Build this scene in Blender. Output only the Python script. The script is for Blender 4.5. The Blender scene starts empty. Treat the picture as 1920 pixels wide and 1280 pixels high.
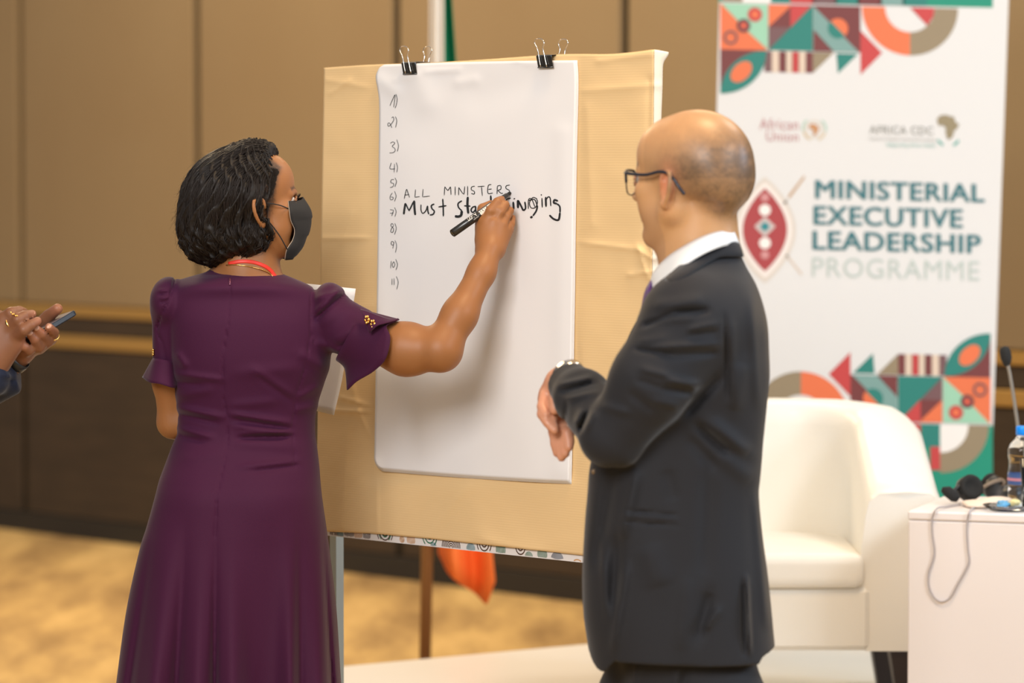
import bpy, math, random
import numpy as np
from mathutils import Vector, Matrix

random.seed(4); RNG = np.random.default_rng(7)
SC = bpy.context.scene
COL = SC.collection
PI = math.pi

# ---------------------------------------------------------------- camera
F = 6700.0                       # focal length in pixels of a 1920 px wide frame
CAMH = 1.62
PITCH = math.atan(330.0 / F)
cam_d = bpy.data.cameras.new('camera'); cam = bpy.data.objects.new('camera', cam_d); COL.objects.link(cam)
cam_d.sensor_width = 36.0; cam_d.lens = 36.0 * F / 1920.0
cam_d.clip_start = 0.1; cam_d.clip_end = 100
cam.location = (0, 0, CAMH); cam.rotation_euler = (PI / 2 - PITCH, 0, 0)
cam_d.dof.use_dof = True; cam_d.dof.focus_distance = 7.22; cam_d.dof.aperture_fstop = 3.0
SC.camera = cam

# ---------------------------------------------------------------- world, view, lights
SC.view_settings.view_transform = 'Standard'; SC.view_settings.look = 'None'
SC.view_settings.gamma = 1.0; SC.view_settings.exposure = 0.0
SC.view_settings.use_curve_mapping = False
w = bpy.data.worlds.new('hall_air'); SC.world = w; w.use_nodes = True
w.node_tree.nodes['Background'].inputs[0].default_value = (1.0, 0.965, 0.925, 1)
w.node_tree.nodes['Background'].inputs[1].default_value = 0.40

def area(name, loc, target, size, power, col, spread=PI):
    l = bpy.data.lights.new(name, 'AREA'); l.shape = 'RECTANGLE'; l.size, l.size_y = size
    l.energy = power; l.color = col; l.spread = spread
    o = bpy.data.objects.new(name, l); COL.objects.link(o); o.location = loc
    d = Vector(target) - Vector(loc); o.rotation_euler = d.to_track_quat('-Z', 'Y').to_euler()
    return o
# ceiling lamps of the hall the stage wash from the front of the room, and one added fill
area('front_key', (-1.9, 1.2, 3.9), (-0.1, 7.2, 1.1), (2.6, 2.0), 315, (1.0, 0.975, 0.96))
area('front_fill', (3.2, 2.6, 3.6), (0.2, 7.2, 1.1), (1.6, 1.2), 50, (0.90, 0.95, 1.0))
area('stage_fill', (3.4, 4.4, 3.4), (1.25, 8.0, 0.7), (1.2, 1.0), 24, (0.80, 0.90, 1.0), math.radians(100))  # unseen fill, added to brighten the white table and the stage
area('ceiling_lamp', (0.5, 6.3, 4.3), (0.3, 6.9, 0.0), (0.7, 0.7), 70, (1.0, 0.70, 0.40))
area('ceiling_lamp', (2.2, 8.4, 4.2), (1.2, 8.8, 0.3), (0.8, 0.8), 42, (1.0, 0.93, 0.82))
area('ceiling_lamp', (-2.4, 12.2, 4.3), (-1.6, 12.8, 0.0), (2.4, 1.2), 180, (1.0, 0.74, 0.44))
area('ceiling_lamp', (0.8, 11.4, 4.3), (0.6, 12.0, 0.0), (1.4, 1.0), 60, (1.0, 0.78, 0.50))
area('stage_wash', (5.0, 6.6, 2.9), (0.8, 6.6, 1.2), (1.0, 1.4), 90, (0.55, 0.76, 1.0))

# ---------------------------------------------------------------- pixel -> point
cP, sP = math.cos(PITCH), math.sin(PITCH)
def ray(px, py):
    x = px - 960.0; u = -(py - 640.0)
    return np.array([x, F * cP + u * sP, -F * sP + u * cP])
def P(px, py, y):
    d = ray(px, py); t = y / d[1]
    return np.array([d[0] * t, y, CAMH + d[2] * t])
def proj(p):
    p = np.asarray(p, float)
    x, y, z = p[..., 0], p[..., 1], p[..., 2] - CAMH
    dep = y * cP - z * sP; up = y * sP + z * cP
    return 960 + F * x / dep, 640 - F * up / dep
def plane_pt(px, py, o, n):
    d = ray(px, py); c = np.array([0, 0, CAMH]); t = np.dot(np.asarray(o) - c, n) / np.dot(d, n)
    return c + d * t

# ---------------------------------------------------------------- objects
def link(o, parent=None):
    COL.objects.link(o)
    if parent is not None: o.parent = parent
    return o
def tag(o, label=None, cat=None, group=None, kind=None):
    if label: o['label'] = label
    if cat: o['category'] = cat
    if group: o['group'] = group
    if kind: o['kind'] = kind
    return o
def empty(name, loc=(0, 0, 0), rz=0):
    o = bpy.data.objects.new(name, None); o.empty_display_size = 0.1; link(o)
    o.location = loc; o.rotation_euler = (0, 0, rz); return o
def mesh(name, v, f, mat, parent=None, smooth=False, col=None, world=True):
    me = bpy.data.meshes.new(name)
    v = np.asarray(v, float).reshape(-1, 3)
    if parent is not None and world:
        bpy.context.view_layer.update()
        mi = np.array(parent.matrix_world.inverted()); v = v @ mi[:3, :3].T + mi[:3, 3]
    if isinstance(f, np.ndarray) and f.ndim == 2:
        n, k = f.shape
        me.vertices.add(len(v)); me.vertices.foreach_set('co', v.astype(np.float32).ravel())
        me.loops.add(n * k); me.loops.foreach_set('vertex_index', f.astype(np.int32).ravel())
        me.polygons.add(n); me.polygons.foreach_set('loop_start', np.arange(0, n * k, k, dtype=np.int32))
        me.update(calc_edges=True)
    else:
        me.from_pydata(v.tolist(), [], [list(map(int, q)) for q in f]); me.update()
    if smooth: me.polygons.foreach_set('use_smooth', [True] * len(me.polygons))
    if col is not None:
        a = me.color_attributes.new('Col', 'FLOAT_COLOR', 'POINT')
        c = np.ones((len(v), 4), np.float32); c[:, :3] = col
        a.data.foreach_set('color', c.ravel())
    if isinstance(mat, (list, tuple)):
        for m in mat: me.materials.append(m)
    else: me.materials.append(mat)
    me.validate()
    o = bpy.data.objects.new(name, me)
    return link(o, parent)

class MB:
    """collects simple shapes into one mesh"""
    def __init__(s): s.v = []; s.f = []; s.c = []; s.cur = (1, 1, 1)
    def add(s, v, f):
        b = len(s.v); s.v += [tuple(map(float, p)) for p in v]; s.f += [[int(i) + b for i in q] for q in f]
        s.c += [s.cur] * len(v)
    def box(s, lo, hi, bev=0.0, M=None, o=(0, 0, 0)):
        lo = np.array(lo, float); hi = np.array(hi, float)
        if bev <= 0:
            v = [[(lo, hi)[i][0], (lo, hi)[j][1], (lo, hi)[k][2]] for k in (0, 1) for j in (0, 1) for i in (0, 1)]
            f = [(0, 2, 3, 1), (4, 5, 7, 6), (0, 1, 5, 4), (2, 6, 7, 3), (0, 4, 6, 2), (1, 3, 7, 5)]
        else:
            v = []; idx = {}
            for k in (0, 1):
                for j in (0, 1):
                    for i in (0, 1):
                        c = np.array([(lo, hi)[i][0], (lo, hi)[j][1], (lo, hi)[k][2]])
                        sg = np.array([1 if i == 0 else -1, 1 if j == 0 else -1, 1 if k == 0 else -1]) * bev
                        for a in range(3):
                            q = c + sg; q[a] = c[a]; idx[(i, j, k, a)] = len(v); v.append(q)
            f = []
            for a in range(3):
                o1, o2 = [x for x in range(3) if x != a]
                for sd in (0, 1):
                    q = []
                    for (p, r) in ((0, 0), (1, 0), (1, 1), (0, 1)):
                        t = [0, 0, 0]; t[a] = sd; t[o1] = p; t[o2] = r; q.append(idx[(t[0], t[1], t[2], a)])
                    f.append(q)
                    for (p) in (0, 1):
                        pass
            for a in range(3):
                o1, o2 = [x for x in range(3) if x != a]
                for p in (0, 1):
                    for r in (0, 1):
                        t0 = [0, 0, 0]; t0[o1] = p; t0[o2] = r; t1 = list(t0); t1[a] = 1
                        f.append([idx[(*t0, o1)], idx[(*t0, o2)], idx[(*t1, o2)], idx[(*t1, o1)]])
            for k in (0, 1):
                for j in (0, 1):
                    for i in (0, 1): f.append([idx[(i, j, k, 0)], idx[(i, j, k, 1)], idx[(i, j, k, 2)]])
        v = np.array(v, float)
        if M is not None: v = v @ np.asarray(M).T
        s.add(v + np.array(o), f)
    def tube(s, pts, r, n=8, cap=True):
        pts = [np.array(p, float) for p in pts]; N = len(pts)
        rr = r if hasattr(r, '__len__') else [r] * N
        v = []; f = []; up = None
        for i in range(N):
            t = pts[min(i + 1, N - 1)] - pts[max(i - 1, 0)]; t = t / (np.linalg.norm(t) + 1e-12)
            if up is None:
                a = np.array([0, 0, 1.0]) if abs(t[2]) < 0.9 else np.array([1.0, 0, 0])
                up = np.cross(t, a)
            up = up - t * np.dot(up, t); up /= np.linalg.norm(up) + 1e-12; bn = np.cross(t, up)
            for k in range(n):
                q = 2 * PI * k / n; v.append(pts[i] + rr[i] * (math.cos(q) * up + math.sin(q) * bn))
        for i in range(N - 1):
            for k in range(n):
                k2 = (k + 1) % n; f.append((i * n + k, i * n + k2, (i + 1) * n + k2, (i + 1) * n + k))
        if cap: f.append(tuple(range(n))[::-1]); f.append(tuple((N - 1) * n + k for k in range(n)))
        s.add(v, f)
    def lathe(s, prof, o=(0, 0, 0), n=32, M=None):
        v = []; f = []; N = len(prof)
        for r, z in prof:
            for k in range(n): v.append((r * math.cos(2 * PI * k / n), r * math.sin(2 * PI * k / n), z))
        for i in range(N - 1):
            for k in range(n):
                k2 = (k + 1) % n; f.append((i * n + k, i * n + k2, (i + 1) * n + k2, (i + 1) * n + k))
        v = np.array(v)
        if M is not None: v = v @ np.asarray(M).T
        s.add(v + np.array(o), f)
    def build(s, name, mat, parent=None, smooth=False, col=False):
        return mesh(name, s.v, s.f, mat, parent, smooth, np.array(s.c) if col else None)

def cr(pts, n):
    """Catmull-Rom through a list of points, n samples per span"""
    p = np.array(pts, float); q = np.vstack([2 * p[0] - p[1], p, 2 * p[-1] - p[-2]]); out = []
    for i in range(1, len(q) - 2):
        for t in np.linspace(0, 1, n, endpoint=False):
            a, b, c, d = q[i - 1], q[i], q[i + 1], q[i + 2]
            out.append(0.5 * ((2 * b) + (c - a) * t + (2 * a - 5 * b + 4 * c - d) * t * t + (3 * b - 3 * c + d - a) * t ** 3))
    out.append(p[-1]); return np.array(out)
def patch_pts(rows, nu=6, nv=6):
    R = [cr(r, nu) for r in rows]; R = np.array(R)
    return np.array([cr(R[:, j], nv) for j in range(R.shape[1])]).transpose(1, 0, 2)
def grid_faces(a, b, wrap=False):
    f = []
    for i in range(a - 1):
        for j in range(b if wrap else b - 1):
            j2 = (j + 1) % b; f.append((i * b + j, i * b + j2, (i + 1) * b + j2, (i + 1) * b + j))
    return f
def sheet(name, G, mat, parent=None, thick=0.0, wrap=False, smooth=True, col=None, hint=None):
    """G: (a,b,3) grid of points -> surface, thickened along its normals"""
    G = np.asarray(G, float); a, b = G.shape[:2]
    v = G.reshape(-1, 3); f = grid_faces(a, b, wrap)
    if thick:
        du = np.gradient(G, axis=0)
        dv = (np.roll(G, -1, 1) - np.roll(G, 1, 1)) if wrap else np.gradient(G, axis=1)
        n = np.cross(du, dv); n /= np.linalg.norm(n, axis=2, keepdims=True) + 1e-12
        v2 = (G + n * thick).reshape(-1, 3); N = len(v)
        f2 = [tuple(reversed([i + N for i in q])) for q in f]
        e = []
        if not wrap:
            for i in range(a - 1):
                e.append((i * b, (i + 1) * b, (i + 1) * b + N, i * b + N)); k = b - 1
                e.append((i * b + k, i * b + k + N, (i + 1) * b + k + N, (i + 1) * b + k))
        for j in range(b if wrap else b - 1):
            j2 = (j + 1) % b
            e.append((j, j + N, j2 + N, j2)); k = (a - 1) * b
            e.append((k + j, k + j2, k + j2 + N, k + j + N))
        v = np.vstack([v, v2]); f = f + f2 + e
        if col is not None: col = np.vstack([col, col])
    return mesh(name, v, f, mat, parent, smooth, col)

# ---------------------------------------------------------------- materials
def mat(name, color=(.8, .8, .8), rough=.5, metal=0, spec=.5, bump=None, attr=False, noise=None, sss=0, sheen=0, coat=0, trans=0, ior=1.45, emit=None, alpha=1, hue2=None):
    m = bpy.data.materials.new(name); m.use_nodes = True; nt = m.node_tree; b = nt.nodes['Principled BSDF']
    L = nt.links.new
    b.inputs['Base Color'].default_value = (*color, 1); b.inputs['Roughness'].default_value = rough
    b.inputs['Metallic'].default_value = metal; b.inputs['Specular IOR Level'].default_value = spec
    b.inputs['IOR'].default_value = ior; b.inputs['Transmission Weight'].default_value = trans
    b.inputs['Coat Weight'].default_value = coat
    b.inputs['Sheen Weight'].default_value = sheen
    if sheen: b.inputs['Sheen Roughness'].default_value = .4
    if sss:
        b.inputs['Subsurface Weight'].default_value = sss; b.inputs['Subsurface Scale'].default_value = .006
        b.inputs['Subsurface Radius'].default_value = (1, .35, .2)
    tc = nt.nodes.new('ShaderNodeTexCoord')
    src = None
    if attr:
        a = nt.nodes.new('ShaderNodeAttribute'); a.attribute_name = 'Col'; src = a.outputs['Color']
    if noise:   # (scale, amount, (sx,sy,sz), color2)
        n = nt.nodes.new('ShaderNodeTexNoise'); n.inputs['Scale'].default_value = noise[0]; n.inputs['Detail'].default_value = 5
        mp = nt.nodes.new('ShaderNodeMapping'); mp.inputs['Scale'].default_value = noise[2] if len(noise) > 2 else (1, 1, 1)
        L(tc.outputs['Object'], mp.inputs[0]); L(mp.outputs[0], n.inputs['Vector'])
        mx = nt.nodes.new('ShaderNodeMix'); mx.data_type = 'RGBA'
        rp = nt.nodes.new('ShaderNodeMapRange'); rp.inputs[1].default_value = .35; rp.inputs[2].default_value = .65
        rp.inputs[4].default_value = noise[1]
        L(n.outputs['Fac'], rp.inputs[0]); L(rp.outputs[0], mx.inputs[0])
        if src: L(src, mx.inputs[6])
        else: mx.inputs[6].default_value = (*color, 1)
        if len(noise) > 3: mx.inputs[7].default_value = (*noise[3], 1)
        else: mx.inputs[7].default_value = (color[0] * .5, color[1] * .5, color[2] * .5, 1)
        src = mx.outputs[2]
    if src: L(src, b.inputs['Base Color'])
    if bump:    # (scale, strength, (sx,sy,sz), distance)
        n2 = nt.nodes.new('ShaderNodeTexNoise'); n2.inputs['Scale'].default_value = bump[0]; n2.inputs['Detail'].default_value = 4
        mp2 = nt.nodes.new('ShaderNodeMapping'); mp2.inputs['Scale'].default_value = bump[2] if len(bump) > 2 else (1, 1, 1)
        L(tc.outputs['Object'], mp2.inputs[0]); L(mp2.outputs[0], n2.inputs['Vector'])
        bp = nt.nodes.new('ShaderNodeBump'); bp.inputs['Strength'].default_value = bump[1]
        bp.inputs['Distance'].default_value = bump[3] if len(bump) > 3 else .002
        L(n2.outputs['Fac'], bp.inputs['Height']); L(bp.outputs[0], b.inputs['Normal'])
    if emit: b.inputs['Emission Color'].default_value = (*emit[0], 1); b.inputs['Emission Strength'].default_value = emit[1]
    return m

# ---------------------------------------------------------------- implicit bodies -> one continuous skin
def Rz(a):
    c, s = math.cos(a), math.sin(a); return np.array([[c, -s, 0], [s, c, 0], [0, 0, 1.0]])
def unit(v): v = np.asarray(v, float); return v / (np.linalg.norm(v) + 1e-12)
class Frame:
    """local frame: x = own right, y = forward, z = up"""
    def __init__(s, o, fwd, up=(0, 0, 1), sc=1.0):
        s.o = np.array(o, float); f = unit(fwd); r = unit(np.cross(f, up)); u = np.cross(r, f)
        s.M = np.stack([r, f, u], 1); s.sc = sc
    def __call__(s, *p):
        p = p[0] if len(p) == 1 else p
        return s.o + s.M @ (np.array(p, float) * s.sc)
    def inv(s, p): return (p - s.o) @ s.M / s.sc

class SDF:
    MG = .045
    def __init__(s): s.ops = []; s.lo = np.full(3, 1e9); s.hi = -s.lo
    def _add(s, lo, hi, fn, k, op):
        lo = np.array(lo, float); hi = np.array(hi, float)
        if op == 'u': s.lo = np.minimum(s.lo, lo); s.hi = np.maximum(s.hi, hi)
        s.ops.append((lo, hi, fn, k, op))
    def cap(s, a, b, ra, rb=None, k=.01, op='u'):
        a = np.array(a, float); b = np.array(b, float); rb = ra if rb is None else rb; ab = b - a; L = ab @ ab + 1e-12
        def fn(p):
            t = np.clip(((p - a) @ ab) / L, 0, 1)
            return np.linalg.norm(p - a - t[:, None] * ab, axis=1) - (ra + (rb - ra) * t)
        r = max(ra, rb); s._add(np.minimum(a, b) - r, np.maximum(a, b) + r, fn, k, op)
    def chain(s, pts, rr, k=.004, k0=None, op='u'):
        for i in range(len(pts) - 1): s.cap(pts[i], pts[i + 1], rr[i], rr[i + 1], k0 if (i == 0 and k0 is not None) else k, op)
    def ell(s, c, r, M=None, k=.01, op='u'):
        c = np.array(c, float); r = np.array(r, float); M = np.eye(3) if M is None else np.asarray(M)
        def fn(p):
            q = (p - c) @ M; k0 = np.linalg.norm(q / r, axis=1); k1 = np.linalg.norm(q / (r * r), axis=1) + 1e-9
            return k0 * (k0 - 1) / k1
        e = np.sqrt(((M * r) ** 2).sum(1)); s._add(c - e, c + e, fn, k, op)
    def plane(s, o, n, op='i'):
        o = np.array(o, float); n = unit(n)
        s._add([-99] * 3, [99] * 3, lambda p: (p - o) @ n, 0.0, op)
    def loft(s, rows, k=.01, pw=2.0, op='u', off=0.0, n=12):
        """rows: (z, cx, cy, a, b) from any order; superellipse section of power pw"""
        R = np.array(sorted(rows, key=lambda r: r[0]), float); R = cr(R, n); z = R[:, 0]
        mono = np.maximum.accumulate(z + np.arange(len(z)) * 1e-9)
        def fn(p):
            I = [np.interp(p[:, 2], mono, R[:, j]) for j in (1, 2, 3, 4)]
            a = np.maximum(I[2] + off, .004); b = np.maximum(I[3] + off, .004)
            x = np.abs(p[:, 0] - I[0]); y = np.abs(p[:, 1] - I[1])
            k0 = ((x / a) ** pw + (y / b) ** pw) ** (1 / pw) + 1e-9
            k1 = np.sqrt((x / a / a) ** 2 + (y / b / b) ** 2) + 1e-9
            rr = np.sqrt((x / a) ** 2 + (y / b) ** 2) + 1e-9
            d = (k0 - 1) * rr / k1
            dz = np.maximum(z[0] - p[:, 2], p[:, 2] - z[-1])
            return np.where(dz > 0, np.maximum(d, dz), np.maximum(d, dz))
        m = R[:, 3].max() + off
        s._add([(R[:, 1] - R[:, 3]).min() - abs(off), (R[:, 2] - R[:, 4]).min() - abs(off), z[0]], [(R[:, 1] + R[:, 3]).max() + abs(off), (R[:, 2] + R[:, 4]).max() + abs(off), z[-1]], fn, k, op)
    def disp(s, fn, lo=(-99,) * 3, hi=(99,) * 3): s.ops.append((np.array(lo, float), np.array(hi, float), fn, 0, 'd'))
    def __call__(s, p):
        if len(p) > 1500000: return np.concatenate([s(p[i:i + 1500000]) for i in range(0, len(p), 1500000)])
        d = np.full(len(p), .2)
        for lo, hi, fn, k, op in s.ops:
            mg = s.MG + k
            m = np.flatnonzero(((p > lo - mg) & (p < hi + mg)).all(1))
            if op == 's': pass
            if not len(m): continue
            e = fn(p[m]); c = d[m]
            if op == 'u':
                if k > 0: h = np.clip(.5 + .5 * (c - e) / k, 0, 1); d[m] = c * (1 - h) + e * h - k * h * (1 - h)
                else: d[m] = np.minimum(c, e)
            elif op == 's':
                e = -e
                if k > 0: h = np.clip(.5 - .5 * (c - e) / k, 0, 1); d[m] = c * (1 - h) + e * h + k * h * (1 - h)
                else: d[m] = np.maximum(c, e)
            elif op == 'i': d[m] = np.maximum(c, e)
            elif op == 'd': d[m] = c + e
        return d
    def grad(s, p, e=.002):
        g = np.stack([s(p + np.eye(3)[i] * e) - s(p - np.eye(3)[i] * e) for i in range(3)], 1)
        return g / (np.linalg.norm(g, axis=1, keepdims=True) + 1e-9)

def surf(S, h, slack=.016, band=9):
    B = 8; bs = B * h; lo = S.lo - .03; hi = S.hi + .03
    nb = np.ceil((hi - lo) / bs).astype(int) + 1
    I = np.stack(np.meshgrid(*[np.arange(n) for n in nb], indexing='ij'), -1).reshape(-1, 3)
    c = lo + (I + .5) * bs; d = S(c)
    I = I[np.abs(d) < bs * .9 + slack]
    off = np.stack(np.meshgrid(*[np.arange(B)] * 3, indexing='ij'), -1).reshape(-1, 3)
    G = (I[:, None, :] * B + off[None]).reshape(-1, 3)
    d = S(lo + G * h)
    m = np.abs(d) < band * h; G = G[m]; d = d[m]
    N = (nb + 2) * B; key = (G[:, 0] * N[1] + G[:, 1]) * N[2] + G[:, 2]
    o = np.argsort(key); key = key[o]; G = G[o]; d = d[o]
    def look(K):
        j = np.searchsorted(key, K); j[j >= len(key)] = 0; ok = key[j] == K; return j, ok
    cs = [(0, 0, 0), (1, 0, 0), (0, 1, 0), (1, 1, 0), (0, 0, 1), (1, 0, 1), (0, 1, 1), (1, 1, 1)]
    st = np.array([N[1] * N[2], N[2], 1])
    idx = np.zeros((len(key), 8), int); ok = np.ones(len(key), bool)
    for q, cc in enumerate(cs):
        j, k_ = look(key + int(np.dot(cc, st))); idx[:, q] = j; ok &= k_
    D = d[idx]; ok &= (D.min(1) < 0) & (D.max(1) >= 0)
    cell = np.flatnonzero(ok); Dc = D[cell]
    acc = np.zeros((len(cell), 3)); cnt = np.zeros(len(cell)); cs_ = np.array(cs, float)
    for a in range(8):
        for b in range(a + 1, 8):
            if np.abs(cs_[a] - cs_[b]).sum() != 1: continue
            da, db = Dc[:, a], Dc[:, b]; x = (da < 0) != (db < 0)
            t = np.where(x, da / np.where(x, da - db, 1), 0)
            acc += np.where(x[:, None], cs_[a] + t[:, None] * (cs_[b] - cs_[a]), 0); cnt += x
    V = lo + (G[cell] + acc / cnt[:, None]) * h
    ck = key[cell]
    def lc(K):
        j = np.searchsorted(ck, K); j[j >= len(ck)] = 0; return j, ck[j] == K
    faces = []
    for ax in range(3):
        j, k_ = look(key + st[ax]); sa = d < 0; sb = d[j] < 0
        e = np.flatnonzero(k_ & (sa != sb)); u, v = st[(ax + 1) % 3], st[(ax + 2) % 3]
        K = key[e]; q = []; good = np.ones(len(e), bool)
        for dk in (0, -u, -u - v, -v):
            jj, kk = lc(K + dk); q.append(jj); good &= kk
        q = np.stack(q, 1); fl = sa[e]
        q = np.where(fl[:, None], q, q[:, ::-1]); faces.append(q[good])
    Fc = np.concatenate(faces)
    return V, Fc
def relax(V, Fc, n=1, w=.5):
    for _ in range(n):
        A = np.zeros_like(V); c = np.zeros(len(V))
        for i in range(4):
            for j in ((i + 1) % 4, (i + 3) % 4):
                np.add.at(A, Fc[:, i], V[Fc[:, j]]); np.add.at(c, Fc[:, i], 1)
        V = V * (1 - w) + w * A / np.maximum(c, 1)[:, None]
    return V
def largest(V, Fc):
    lab = np.arange(len(V)); E = np.concatenate([Fc[:, [i, (i + 1) % 4]] for i in range(4)])
    for _ in range(400):
        m = np.minimum(lab[E[:, 0]], lab[E[:, 1]]); new = lab.copy(); np.minimum.at(new, E[:, 0], m); np.minimum.at(new, E[:, 1], m); new = new[new]; new = new[new]
        if (new == lab).all(): break
        lab = new
    u, c = np.unique(lab, return_counts=True); keep = lab == u[c.argmax()]
    ix = np.cumsum(keep) - 1; return V[keep], ix[Fc[keep[Fc].all(1)]]
def body(name, S, h, mat_, parent, colfn=None, rl=1, slack=.016, band=9, one=False):
    V, Fc = surf(S, h, slack, band)
    if one: V, Fc = largest(V, Fc); V = relax(V, Fc, rl)
    return mesh(name, V, Fc, mat_, parent, True, colfn(V) if colfn else None)
def creases(L, yref=None):
    """folds drawn as (x1,y1,x2,y2,width px,height m) on the cloth as seen from the front"""
    L = [tuple(c) for c in L]
    def fn(p):
        X, Y = proj(p); d = np.zeros(len(p))
        for (x1, y1, x2, y2, w_, am) in L:
            ax, ay = x2 - x1, y2 - y1; LL = ax * ax + ay * ay
            t = np.clip(((X - x1) * ax + (Y - y1) * ay) / LL, 0, 1)
            q = ((X - x1 - t * ax) ** 2 + (Y - y1 - t * ay) ** 2) / (w_ * w_)
            m = q < 9
            tp = np.sin(PI * np.clip(t[m], .0, 1)) ** .5 if False else (1 - (2 * t[m] - 1) ** 4)
            d[m] -= am * np.exp(-q[m]) * (.25 + .75 * tp)
        return d
    return fn

def march(S, pix, ya, yb, n=160, out=.001):
    """first points of a surface met from the camera through many pixels at once"""
    pix = np.array(pix, float); ys = np.linspace(ya, yb, n)
    A = np.array([[P(x, y, q) for q in (ya, yb)] for x, y in pix]); tt = (ys - ya) / (yb - ya)
    pts = A[:, :1] + (A[:, 1:] - A[:, :1]) * tt[None, :, None]
    d = S(pts.reshape(-1, 3)).reshape(len(pix), n); i = np.argmax(d < 0, 1); ok = (d < 0).any(1); i = np.where(ok, np.maximum(i, 1), n - 1)
    r = np.arange(len(pix)); a, b = d[r, i - 1], d[r, i]; t = np.where(ok, a / np.where(a - b == 0, 1, a - b), 1)
    y = ys[i - 1] + (ys[i] - ys[i - 1]) * np.clip(t, 0, 1) - out
    return np.array([P(x, q_, yy) for (x, q_), yy in zip(pix, y)])
# ================================================================ the hall
U = np.array([math.cos(math.radians(46.9)), -math.sin(math.radians(46.9)), 0.0])   # along the wall, to the right
NB = np.array([U[1] * -1, U[0], 0.0])            # away from the camera, square to the wall  (0.73,0.68)
def wall_depth_pt(px, py, o): return plane_pt(px, py, o, NB)
W0 = P(0, 990, F / (680 / CAMH) * 1.0)
W0 = np.array([W0[0], W0[1], 0.0])
RW = math.atan2(U[1], U[0])
def wall_local(px, py=640, off=0.0):
    p = plane_pt(px, py, W0 - NB * off, NB); return np.dot(p - W0, U), p[2]

M_cream = mat('wall_fabric_beige', (.25, .183, .103), .85, bump=(220, .25, (1, 1, .25)), noise=(1.4, .35, (1, 1, 1), (.215, .145, .075)))
M_dark = mat('wall_panel_brown', (.050, .032, .018), .55, noise=(3, .5, (1, 1, 6)))
M_seam = mat('seam_dark_backing', (.022, .015, .006), .8)  # dark backing colour that shows in the gaps between the wall panels
M_gold = mat('brass_strip', (.50, .30, .09), .38, metal=.55)
M_base = mat('plinth_black', (.02, .016, .012), .6)

wall = empty('wall_back', W0, RW); tag(wall, kind='structure')
def wl(lo, hi): return lo, hi
s0 = wall_local(52)[0]; s1 = wall_local(385)[0]; s2 = wall_local(755)[0]; s3 = wall_local(1181)[0]
pitchw = (s3 - s0) / 3.0
def wbox(name, a, b, z0, z1, d0, d1, m, bev=0.0):
    mb = MB(); mb.box((a, -d1, z0), (b, -d0, z1), bev)
    return mesh(name, mb.v, mb.f, m, wall, world=False)
wbox('backing', s0 - 12 * pitchw, s0 + 9 * pitchw, 0, 4.5, -.12, .0, M_seam)
for i in range(-12, 8):
    a = s0 + i * pitchw + .022; b = s0 + (i + 1) * pitchw - .022
    wbox('wall_panel', a, b, 1.015, 4.5, .0, .036, M_cream, .006)
    wbox('lower_panel', a, b, .09, .825, .0, .022, M_dark, .004)
    wbox('middle_panel', a, b, .885, .965, .0, .022, M_dark, .004)
A_, B_ = s0 - 12 * pitchw, s0 + 8 * pitchw
wbox('gold_strip', A_, B_, .965, 1.012, .0, .034, M_gold, .004)
wbox('gold_strip', A_, B_, .827, .883, .0, .034, M_gold, .004)
wbox('plinth', A_, B_, 0, .088, .0, .030, M_base, .003)

# carpet
def carpet_mat():
    m = bpy.data.materials.new('patterned_carpet'); m.use_nodes = True; nt = m.node_tree; b = nt.nodes['Principled BSDF']; L = nt.links.new
    tc = nt.nodes.new('ShaderNodeTexCoord'); mp = nt.nodes.new('ShaderNodeMapping')
    mp.inputs['Rotation'].default_value = (0, 0, math.radians(40)); mp.inputs['Scale'].default_value = (1.1, .26, 1)
    L(tc.outputs['Object'], mp.inputs[0])
    n = nt.nodes.new('ShaderNodeTexNoise'); n.inputs['Scale'].default_value = 2.2; n.inputs['Detail'].default_value = 6; n.inputs['Roughness'].default_value = .62
    L(mp.outputs[0], n.inputs['Vector'])
    r = nt.nodes.new('ShaderNodeValToRGB'); e = r.color_ramp.elements
    e[0].position = .36; e[0].color = (.30, .19, .085, 1); e[1].position = .62; e[1].color = (.68, .47, .20, 1)
    x = e.new(.46); x.color = (.44, .29, .125, 1); x = e.new(.54); x.color = (.57, .385, .16, 1)
    L(n.outputs['Fac'], r.inputs[0]); L(r.outputs[0], b.inputs['Base Color'])
    b.inputs['Roughness'].default_value = .95; b.inputs['Specular IOR Level'].default_value = .1
    n2 = nt.nodes.new('ShaderNodeTexNoise'); n2.inputs['Scale'].default_value = 300
    bp = nt.nodes.new('ShaderNodeBump'); bp.inputs['Strength'].default_value = .4; L(n2.outputs['Fac'], bp.inputs['Height']); L(tc.outputs['Object'], n2.inputs['Vector']); L(bp.outputs[0], b.inputs['Normal'])
    return m
mb = MB(); mb.box((-16, -2, -.05), (9, 30, 0)); fl = mb.build('floor', carpet_mat()); tag(fl, kind='structure')

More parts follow.
